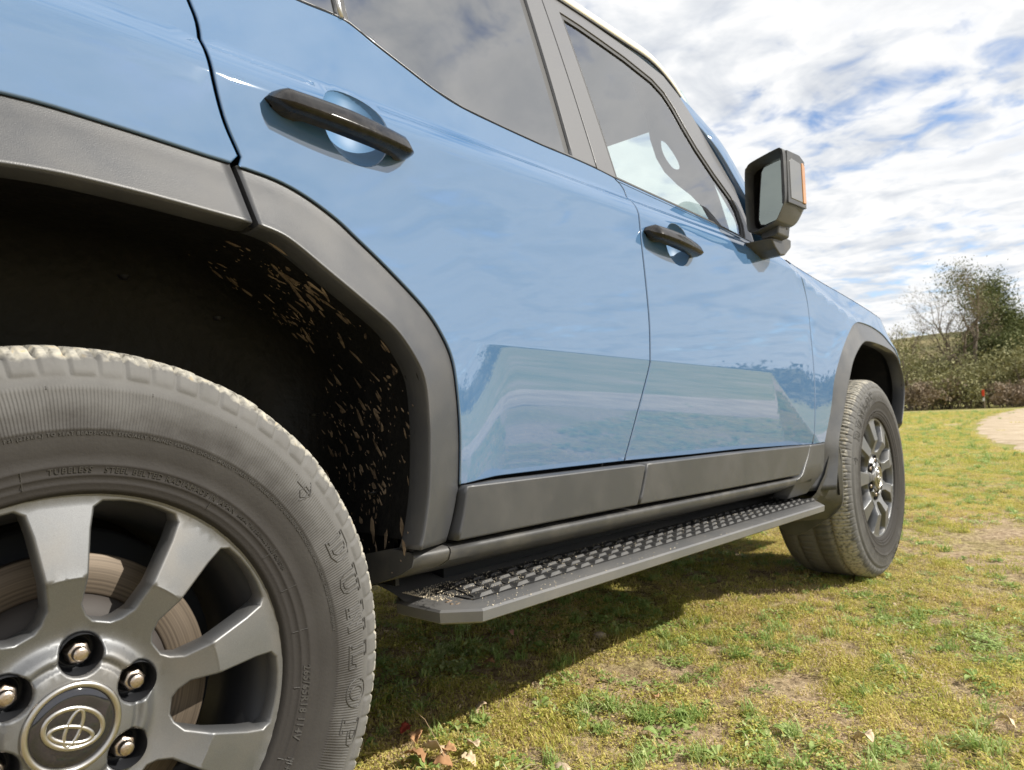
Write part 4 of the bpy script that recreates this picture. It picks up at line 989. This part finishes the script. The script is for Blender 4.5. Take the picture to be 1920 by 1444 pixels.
def tree(name, px, D, h, seed, kind, label, cat='tree', group=None, lean=(0, 0), nleaf=5000, lsize=.14, dz=-.1, spread=.6):
    r_ = np.random.default_rng(seed); x, y = fwd(px, D); t = empty(name, (x, y, dz), label=label, category=cat, kind='thing')
    if group: t['group'] = group
    out = []; tips = []
    if kind == 'bare':
        for k in range(3): branches(r_, (0, 0, 0) if k == 0 else (0, 0, h*.12*k), np.array([lean[0]*(.3+k), lean[1]*(.3+k), 1])+r_.normal(size=3)*.12*k, h*.46, h*.030/(1+k*.4), 4, out, tips, .55)
        V, F = merge(out); obj('trunk', V, F, bark, t)
        fine = [c for c, rd in tips if rd < h*.012]; V = []; F = []
        for c in fine:
            for _ in range(7):
                d = r_.normal(size=3); d[2] = abs(d[2])*.6; d /= np.linalg.norm(d); l = h*.05*(.5+r_.random()); b = len(V); w = np.cross(d, (0, 0, 1))*.010
                V += [tuple(c-w), tuple(c+w), tuple(c+d*l)]; F.append((b, b+1, b+2))
        obj('twigs', V, F, lf_dry, t, False, kind='stuff')
        if nleaf:
            hi = [c for c in fine if c[2] > h*.45]; V, F = leaf_cloud(r_, hi, nleaf, lsize, h*.03); obj('crown', V, F, lf_olive, t, False)
    elif kind == 'oak':
        branches(r_, (0, 0, 0), (lean[0], lean[1], 1), h*.42, h*.035, 3, out, tips, .75)
        V, F = merge(out); obj('trunk', V, F, bark, t)
        cs = [c for c, rd in tips if c[2] > h*.22]; V, F = leaf_cloud(r_, cs, nleaf, lsize, h*.055)
        o = obj('crown', V, F, lf_dark, t, False)
    elif kind in ('bush', 'scrub'):
        W = h*(.75 if kind == 'bush' else .9)
        for k in range(9): branches(r_, (r_.normal()*W*.25, r_.normal()*W*.25, 0), np.array([r_.normal()*.5, r_.normal()*.5, 1]), h*.55, h*.014, 1, out, tips, .5)
        V, F = merge(out); obj('stems', V, F, bark, t)
        cs = [c for c, rd in tips if c[2] > h*(.12 if kind == 'bush' else .3)]+[np.array([W*.55*r_.normal(), W*.55*r_.normal(), h*(.25+.6*r_.random())]) for _ in range(40 if kind == 'bush' else 8)]
        V, F = leaf_cloud(r_, cs, nleaf, lsize, h*.09); obj('foliage', V, F, lf_olive if kind == 'bush' else lf_dry, t, False)
    return t
tree('bare_tree', 1836, 68, 10.2, 5, 'bare', 'tall bare oak with long crooked limbs leaning to the left over the scrub', lean=(.12, .25), nleaf=2600, lsize=.06)
tree('bare_tree', 1812, 66, 5.2, 15, 'bare', 'low bare tree with a sprawling trunk below the tall bare oak', lean=(.5, 1.3), nleaf=0)
tree('bare_tree', 1705, 72, 7.4, 9, 'bare', 'thin leafless tree rising just beyond the front wheel arch', lean=(0, .2), nleaf=0)
tree('holm_oak', 1898, 74, 12.6, 21, 'oak', 'tall dark evergreen oak behind the red marker', nleaf=26000, lsize=.10)
tree('holm_oak', 1938, 78, 14.0, 22, 'oak', 'evergreen oak cut off by the right edge of the picture', nleaf=26000, lsize=.10)
tree('holm_oak', 1916, 70, 8.8, 27, 'oak', 'lower rounded evergreen crown in front of the tall dark oak', nleaf=14000, lsize=.10)
tree('holm_oak', 1872, 84, 9.6, 28, 'oak', 'evergreen oak filling the gap right of the bare oak trunk', nleaf=12000, lsize=.10)
tree('olive_bush', 1745, 78, 4.2, 36, 'bush', 'olive bush farther back between the two thin leafless trees', 'bush', nleaf=6500, lsize=.10)
tree('holm_oak', 1868, 78, 10.4, 24, 'oak', 'evergreen oak with thin crown just right of the tall bare oak', nleaf=9000, lsize=.085)
tree('holm_oak', 1830, 82, 9.0, 26, 'oak', 'small evergreen crown growing among the limbs of the bare oak', nleaf=3500, lsize=.09)
tree('olive_bush', 1692, 62, 6.6, 31, 'bush', 'tall yellow-green bush touching the front wheel arch outline', 'bush', nleaf=6500, lsize=.10)
tree('olive_bush', 1728, 66, 4.6, 32, 'bush', 'rounded olive bush second from the wheel arch', 'bush', nleaf=5500, lsize=.10)
tree('olive_bush', 1798, 60, 3.1, 33, 'bush', 'low olive bush in front of the bare oak trunk', 'bush', nleaf=4500, lsize=.09)
tree('olive_bush', 1880, 63, 4.6, 34, 'bush', 'broad olive bush directly behind the red marker', 'bush', nleaf=8000, lsize=.10)
tree('olive_bush', 1925, 66, 5.2, 35, 'bush', 'olive bush at the right edge below the evergreen oaks', 'bush', nleaf=7000, lsize=.10)
tree('dry_scrub', 1755, 61, 2.6, 41, 'scrub', 'brown leafless thicket in the gap between the olive bushes', 'bush', nleaf=3500, lsize=.12)
tree('dry_scrub', 1775, 70, 3.8, 42, 'scrub', 'brown thicket under the long lower limb of the bare oak', 'bush', nleaf=4000, lsize=.12)
tree('dry_scrub', 1835, 64, 2.6, 43, 'scrub', 'dry brown scrub at the foot of the bare oak', 'bush', nleaf=4000, lsize=.12)
tree('dry_scrub', 1722, 58, 2.2, 44, 'scrub', 'low dry scrub along the grass edge beside the wheel', 'bush', nleaf=3000, lsize=.11)
tree('dry_scrub', 1898, 60, 2.0, 45, 'scrub', 'low brown thicket right of the red marker', 'bush', nleaf=3500, lsize=.11)
# a distant belt of woodland that rings the meadow (also mirrored in the doors)
r_ = np.random.default_rng(77); Vw = []; Fw = []
for i in range(330):
    a = r_.uniform(-175, 176); D = r_.uniform(88, 125) if -20 < a < 60 else r_.uniform(60, 95)
    x = D*math.cos(R(a)); y = D*math.sin(R(a)); h = r_.uniform(2.0, 6.2); cs = [np.array([x+r_.normal()*h*.35, y+r_.normal()*h*.35, h*(.12+.75*r_.random())]) for _ in range(26)]
    v, f = leaf_cloud(r_, cs, 330, .30, h*.10); s = len(Vw); Vw += v; Fw += [tuple(q+s for q in g) for g in f]
obj('woodland', Vw, Fw, leafmat('woodland_leaves', (.06, .062, .026), (.115, .11, .05), (.18, .15, .08)), None, False, kind='stuff', label='far belt of brown and green woodland round the meadow')
# marker post
x, y = fwd(1843, 57)
mk = empty('marker_post', (x, y, 0), (0, 0, R(-60)), label='small red and white marker post in front of the scrub', category='marker post', kind='thing')
obj('post', *box(-.03, .03, -.03, .03, 0, 1.0), mat('weathered_post', (.25, .2, .15), .8), mk, False)
bevel(obj('red_panel', *box(-.04, -.07, -.17, .17, .86, 1.28), mat('red_sign_paint', (.75, .06, .025), .4), mk, False), .01)
bevel(obj('white_panel', *box(-.04, -.07, -.11, .11, .52, .72), mat('white_sign_paint', (.75, .77, .8), .4), mk, False), .01)

# ================================================================== GRASS AND LITTER
def blade_mat(name, stops, patch, rough=.65):
    m = mat(name, (.2, .2, .05), rough, 0, 0, .25); t = m.node_tree; g = N(t, 'ShaderNodeNewGeometry')
    n_ = N(t, 'ShaderNodeTexNoise', i_Scale=patch, i_Detail=4.0, i_Roughness=.6); L(t, g.outputs['Position'], n_.inputs['Vector'])
    a = N(t, 'ShaderNodeMath', op='MULTIPLY_ADD'); a.inputs[1].default_value = .55; L(t, g.outputs['Random Per Island'], a.inputs[0])
    b_ = N(t, 'ShaderNodeMath', op='MULTIPLY_ADD'); b_.inputs[1].default_value = 1.5; b_.inputs[2].default_value = -.53; L(t, n_.outputs[0], b_.inputs[0]); L(t, b_.outputs[0], a.inputs[2])
    r = ramp(t, a.outputs[0], stops); L(t, r.outputs[0], bs(m).inputs['Base Color'])
    tl = N(t, 'ShaderNodeBsdfTranslucent'); L(t, r.outputs[0], tl.inputs[0]); mx = N(t, 'ShaderNodeMixShader', i_0=.38)
    L(t, bs(m).outputs[0], mx.inputs[1]); L(t, tl.outputs[0], mx.inputs[2]); L(t, mx.outputs[0], t.nodes['Material Output'].inputs[0])
    return m
turf_m = blade_mat('turf_blades', [(.05, (.22, .30, .05)), (.28, (.46, .46, .095)), (.54, (.62, .55, .15)), (.76, (.68, .55, .24)), (.95, (.60, .42, .27))], 1.9)
green_m = blade_mat('green_leaves', [(.0, (.13, .23, .045)), (.5, (.34, .46, .13)), (1, (.54, .60, .27))], 2.5, .5)
dry_m = blade_mat('dry_straw', [(.0, (.38, .26, .16)), (.5, (.56, .43, .27)), (1, (.72, .60, .42))], 3.0)
def blades(n, rad, h0, h1, w0, w1, lean, seed, flat=False):
    r_ = np.random.default_rng(seed); V = []; F = []
    for i in range(n):
        a = r_.random()*6.283; d = rad*r_.random()**.5; p = np.array([d*math.cos(a), d*math.sin(a), -.003]); h = h0+(h1-h0)*r_.random()**1.6; w = w0+(w1-w0)*r_.random()
        az = r_.random()*6.283; ln_ = lean*(.3+1.1*r_.random()); dr = np.array([math.cos(az), math.sin(az), 0]); s = np.array([-dr[1], dr[0], 0])*w
        up_ = np.array([0, 0, 1.0]); p1 = p+(up_*math.cos(ln_*.5)+dr*math.sin(ln_*.5))*h*.55; p2 = p1+(up_*math.cos(ln_*1.5)+dr*math.sin(ln_*1.5))*h*.5
        if flat: p1 = p+dr*h*.5+up_*(.004+.01*r_.random()); p2 = p+dr*h+up_*.008*r_.random()
        b = len(V); V += [tuple(p-s*.6), tuple(p+s*.6), tuple(p1+s), tuple(p1-s), tuple(p2)]; F += [(b, b+1, b+2, b+3), (b+3, b+2, b+4)]
    return V, F
def broadleaf(n, l0, l1, wr, seed, lift=.5):
    r_ = np.random.default_rng(seed); V = []; F = []
    for i in range(n):
        az = 6.283*(i*.382+r_.random()*.1); l = l0+(l1-l0)*r_.random(); dr = np.array([math.cos(az), math.sin(az), 0]); s = np.array([-dr[1], dr[0], 0]); b = len(V); e = lift*(.5+r_.random())
        for t, w in ((0, .10), (.3, .55), (.6, 1.0), (.85, .7)):
            c = dr*l*t+np.array([0, 0, l*e*math.sin(t*2.2)*.6]); ww = l*wr*w*.5; V += [tuple(c-s*ww+np.array([0, 0, ww*.35])), tuple(c), tuple(c+s*ww+np.array([0, 0, ww*.35]))]
        c = dr*l+np.array([0, 0, l*e*math.sin(2.2)*.6-.002]); V.append(tuple(c))
        for k in range(3):
            q = b+k*3; F += [(q, q+1, q+4, q+3), (q+1, q+2, q+5, q+4)]
        F += [(b+9, b+10, b+12), (b+10, b+11, b+12)]
    return V, F
def leaflets(n, rad, size, seed):
    r_ = np.random.default_rng(seed); V = []; F = []
    for i in range(n):
        a = r_.random()*6.283; d = rad*r_.random()**.5; p = np.array([d*math.cos(a), d*math.sin(a), .002+.010*r_.random()]); u = r_.normal(size=3); u[2] *= .45; u /= np.linalg.norm(u); w = np.cross(u, [0, 0, 1.0]+r_.normal(size=3)*.3); w /= np.linalg.norm(w)+1e-9
        s = size*(.5+r_.random()); b = len(V); V += [tuple(p-u*s), tuple(p+w*s*.5), tuple(p+u*s), tuple(p-w*s*.5)]; F.append((b, b+1, b+2, b+3))
    return V, F
variants = bpy.data.collections.new('grass_kinds')
def variant(name, vf, m):
    o = bpy.data.objects.new(name, mesh(name, vf[0], vf[1], m, False)); variants.objects.link(o)
variant('a_turf', blades(90, .05, .006, .022, .0007, .0014, .9, 1), turf_m)
variant('b_turf', blades(80, .05, .010, .032, .0007, .0015, 1.1, 2), turf_m)
variant('c_moss', leaflets(150, .045, .0035, 3), turf_m)
variant('d_creeper', leaflets(70, .04, .0060, 4), green_m)
variant('e_tuft', blades(45, .022, .02, .055, .0010, .0018, 1.0, 5), green_m)
variant('f_rosette', broadleaf(9, .02, .038, .42, 6), green_m)
variant('g_straw', blades(14, .05, .02, .06, .0006, .0012, 1.0, 7, True), dry_m)
variant('h_crumbs', leaflets(60, .05, .0035, 8), dry_m)
r_ = np.random.default_rng(99)
pts = []; vi = []; sc_ = []; ro = []
# distance to the left edge of the path
pl = np.array(path_c)
def on_path(X, Y):
    xs_s = pl[::-1, 0]; ys_s = pl[::-1, 1]; e = np.interp(X, xs_s, ys_s); return (Y < e+.1) & (Y > e-3.3)
def scatter(x0, x1, y0, y1, dens, smin, smax, weights, excl=None):
    n = int((x1-x0)*(y1-y0)*dens); X = r_.uniform(x0, x1, n); Y = r_.uniform(y0, y1, n); keep = np.ones(n, bool)
    if excl: keep &= ~((X > excl[0]) & (X < excl[1]) & (Y > excl[2]) & (Y < excl[3]))
    # only what a viewer near the car can see
    dx_ = X+.23; dy_ = Y+1.78; ang = np.arctan2(dy_, dx_); dd = np.hypot(dx_, dy_); keep &= (ang > yaw-math.radians(60)) & (ang < yaw+math.radians(42)) & (dd > .35)
    op = on_path(X, Y); keep &= ~op | (r_.random(n) < .03)
    X = X[keep]; Y = Y[keep]
    w = np.array(weights, float)
    for x, y in zip(X, Y):
        g = mn.noise(Vector((x*1.15, y*1.15, 7)))+.5*mn.noise(Vector((x*4, y*4, 5))); g2 = mn.noise(Vector((x*2.1, y*2.1, 31)))
        bare = 1.1*math.exp(-(((x-3.9)/.9)**2+((y+1.30)/.48)**2))+.8*math.exp(-(((x-1.45)/.22)**2+((y+.72)/.12)**2))+.7*math.exp(-(((x-.98)/.12)**2+((y+1.1)/.10)**2))+.5*math.exp(-(((x-5.5)/.8)**2+((y+1.5)/.4)**2))
        if bare > .25 and r_.random() < min(.93, bare*1.1): continue
        if g > .25 and r_.random() < .5: continue
        ww = w.copy()
        if g2 > .15: ww[3:6] *= 3.2
        if g2 < -.15: ww[6:] *= 1.8; ww[3:6] *= .4
        k = r_.choice(8, p=ww/ww.sum()); pts.append((x, y, height(x, y)+.001)); vi.append(k); sc_.append(r_.uniform(smin, smax)); ro.append((r_.normal()*.12, r_.normal()*.12, r_.random()*6.283))
scatter(.1, 3.4, -2.6, .6, 1150, .6, 1.15, (5, 3.6, 5, 1.3, .75, .30, 1.8, 1.6))
scatter(3.4, 8, -4.5, 3, 430, .8, 1.5, (5, 3, 4, .8, .6, .22, .7, .6))
scatter(8, 18, -3, 8, 85, 1.3, 2.6, (5, 4, 2, .5, .8, .1, .4, .3))
scatter(18, 46, -2, 26, 12, 2.2, 4.2, (4, 4, 1, .3, .9, .0, .3, .2))
me = bpy.data.meshes.new('grass'); me.from_pydata(pts, [], [])
a_ = me.attributes.new('kind_index', 'INT', 'POINT'); a_.data.foreach_set('value', np.array(vi, np.int32))
a_ = me.attributes.new('size', 'FLOAT', 'POINT'); a_.data.foreach_set('value', np.array(sc_, np.float32))
a_ = me.attributes.new('turn', 'FLOAT_VECTOR', 'POINT'); a_.data.foreach_set('vector', np.array(ro, np.float32).ravel())
grass = link(bpy.data.objects.new('grass', me), None, kind='stuff', label='short patchy grass, moss and dry litter covering the meadow')
ng = bpy.data.node_groups.new('grass_nodes', 'GeometryNodeTree'); ng.interface.new_socket('Geometry', in_out='INPUT', socket_type='NodeSocketGeometry'); ng.interface.new_socket('Geometry', in_out='OUTPUT', socket_type='NodeSocketGeometry')
gi = ng.nodes.new('NodeGroupInput'); go = ng.nodes.new('NodeGroupOutput'); ip = ng.nodes.new('GeometryNodeInstanceOnPoints'); ci = ng.nodes.new('GeometryNodeCollectionInfo')
ci.inputs['Collection'].default_value = variants; ci.inputs['Separate Children'].default_value = True; ci.inputs['Reset Children'].default_value = True
ip.inputs['Pick Instance'].default_value = True
def named(n, ty):
    q = ng.nodes.new('GeometryNodeInputNamedAttribute'); q.data_type = ty; q.inputs['Name'].default_value = n; return q
q1 = named('kind_index', 'INT'); q2 = named('size', 'FLOAT'); q3 = named('turn', 'FLOAT_VECTOR'); er = ng.nodes.new('FunctionNodeEulerToRotation')
ng.links.new(gi.outputs[0], ip.inputs['Points']); ng.links.new(ci.outputs[0], ip.inputs['Instance']); ng.links.new(q1.outputs[0], ip.inputs['Instance Index']); ng.links.new(q2.outputs[0], ip.inputs['Scale'])
ng.links.new(q3.outputs[0], er.inputs[0]); ng.links.new(er.outputs[0], ip.inputs['Rotation']); ng.links.new(ip.outputs[0], go.inputs[0])
md_ = grass.modifiers.new('scatter', 'NODES'); md_.node_group = ng

# fallen leaves, stones and single weeds
def leafcol(n, c): return mat(n, c, .75, 0, 0, .2)
LM = {'orange': leafcol('orange_dead_leaf', (.50, .29, .15)), 'brown': leafcol('brown_dead_leaf', (.36, .20, .10)), 'pale': leafcol('pale_dead_leaf', (.62, .48, .32)), 'red': leafcol('red_dead_leaf', (.30, .055, .035)), 'pink': leafcol('pink_dead_leaf', (.60, .32, .24))}
def leaf(x, y, s, c, seed, label):
    s *= 1.3
    r_ = np.random.default_rng(seed); n = 11; rows = []
    for i in range(n):
        s = s*1.0; t = i/(n-1); w = s*.36*math.sin(math.pi*min(1, t*.93+.05))**.7*(1+.22*math.sin(t*22+seed)); cu = .25*s*math.sin(t*2.6)+.05*s*r_.normal()
        rows.append([(s*(t-.5), u*w, cu+abs(u)*w*.55+.02*s*r_.normal()) for u in (-1, -.5, 0, .5, 1)])
    V, F = loft(rows); o = obj('fallen_leaf', V, F, LM[c], None, True, label=label, category='leaf', kind='thing', group='dead leaves lying on the grass')
    o.location = (x, y, height(x, y)+.020); o.rotation_euler = (r_.normal()*.35, r_.normal()*.35, r_.random()*6.28)
    sl = o.modifiers.new('solid', 'SOLIDIFY'); sl.thickness = .0006
leaf(0.758, -0.567, 0.03, 'orange', 3, 'curled orange leaf just in front of the tyre, above the leaf pile')
leaf(0.685, -0.641, 0.036, 'brown', 4, 'brown leaf lowest in the pile beside the big tyre')
leaf(0.751, -0.672, 0.03, 'orange', 5, 'upright orange leaf at the right of the leaf pile')
leaf(0.724, -0.655, 0.046, 'pale', 6, 'large pale leaf in the middle of the leaf pile by the tyre')
leaf(0.799, -0.696, 0.028, 'pale', 7, 'pale leaf lying alone to the right of the leaf pile')
leaf(0.748, -0.736, 0.026, 'pale', 8, 'pale folded leaf at the bottom edge of the picture')
leaf(0.704, -0.708, 0.03, 'brown', 9, 'brown leaf cut off by the bottom edge under the leaf pile')
leaf(1.402, -0.252, 0.018, 'pink', 10, 'small pinkish leaf upright in the shade under the running board')
leaf(0.765, -0.518, 0.024, 'red', 11, 'dark red leaf beside the tyre in the shade')
leaf(1.176, -0.375, 0.024, 'brown', 12, 'thin brown leaf in the shade below the running board corner')
leaf(0.947, -0.581, 0.03, 'pale', 13, 'long tan leaf on the edge of the shadow')
leaf(1.292, -1.315, 0.034, 'pale', 14, 'pale curled leaf in the sunny grass at the lower right')
leaf(1.559, -1.513, 0.03, 'pale', 15, 'whitish leaf near the right edge of the picture')
leaf(1.245, -0.864, 0.02, 'orange', 16, 'tiny orange leaf in the grass right of the long-bladed tuft')
def stone(x, y, s, seed, label):
    r_ = np.random.default_rng(seed); rows = []; k = 12; nz = .85+.3*r_.random(k)
    for e, h in ((1.0, -.5), (1.05, .0), (.95, .35), (.7, .62), (.35, .75), (.02, .78)):
        rows.append([(s[0]*e*nz[j]*math.cos(2*math.pi*j/k), s[1]*e*nz[(j*5) % k]*math.sin(2*math.pi*j/k), s[2]*h*(.9+.2*r_.random())) for j in range(k)])
    V, F = loft(rows, False, True); o = obj('stone', V, [f for f in F], sm_, None, True, label=label, category='stone', kind='thing', group='small stones in the grass')
    o.location = (x, y, height(x, y)+.004); o.rotation_euler = (0, 0, r_.random()*6)
sm_ = mat('sandy_stone', (.5, .4, .28), .85); vary(sm_, (.36, .27, .17), (.60, .50, .37), 60, 6, .35, .65, .5, 300)
stone(1.575, -0.468, (0.019, 0.014, 0.016), 1, 'beige pebble on bare soil where the shade ends')
stone(1.444, -0.533, (0.01, 0.008, 0.007), 2, 'small pebble just below the larger beige pebble')
stone(1.111, -0.748, (0.013, 0.01, 0.01), 3, 'pebble at the root of the long-bladed grass tuft')
stone(0.868, -0.876, (0.017, 0.013, 0.012), 4, 'rounded tan stone at the bottom edge of the picture')
stone(2.458, -1.08, (0.009, 0.007, 0.007), 5, 'tiny white pebble in the sunny grass below the front tyre')
def weed(x, y, vf, label, m=None, cat='weed'):
    t = empty('weed_plant', (x, y, height(x, y)), (0, 0, x*7), label=label, category=cat, kind='thing', group='single weeds standing out of the turf')
    obj('leaves', vf[0], vf[1], m or green_m, t, False)
weed(1.164, -0.798, blades(70, .025, .035, .085, .0012, .0024, 1.35, 61), 'light green long-bladed grass tuft beside a pebble')
weed(1.1, -1.093, broadleaf(12, .02, .040, .34, 62, .5), 'dark green broad-leaved weed on bare soil at the bottom')
weed(1.274, -1.242, broadleaf(9, .03, .055, .40, 63, .6), 'grey-green broad-leaved weed left of the pale curled leaf')
weed(1.442, -1.498, blades(60, .03, .04, .09, .0012, .0026, 1.2, 64), 'long-leaved green clump in the lower right corner')
weed(1.845, -1.417, broadleaf(10, .03, .06, .30, 65, .5), 'flat weed with pointed leaves near the right edge')
weed(1.775, -1.279, broadleaf(9, .025, .05, .30, 66, .6), 'weed with narrow leaves in the middle of the sunny grass')
weed(1.471, -0.144, blades(80, .05, .03, .06, .0010, .0018, 1.0, 67), 'dark green grass tuft in the shade of the running board')
weed(0.918, -0.606, broadleaf(14, .015, .03, .5, 68, .9), 'bright green leafy weed at the border of the shadow')
weed(1.777, -0.98, blades(60, .04, .03, .06, .0012, .0022, 1.2, 69), 'pale green spreading tuft left of the narrow-leaved weed')
weed(1.897, -1.184, broadleaf(14, .02, .045, .26, 70, .7), 'cluster of narrow green leaves below the front tyre')
stalk = empty('dry_stalk', (0.714, -0.72, 0), label='single thin dry grass stalk beside the big tyre', category='grass stalk', kind='thing')
obj('stem', *tube([(0, 0, 0), (-.008, .02, .05), (-.02, .05, .10), (-.035, .085, .125)], [.0009, .0008, .0006, .0004], 5), dry_m, stalk)
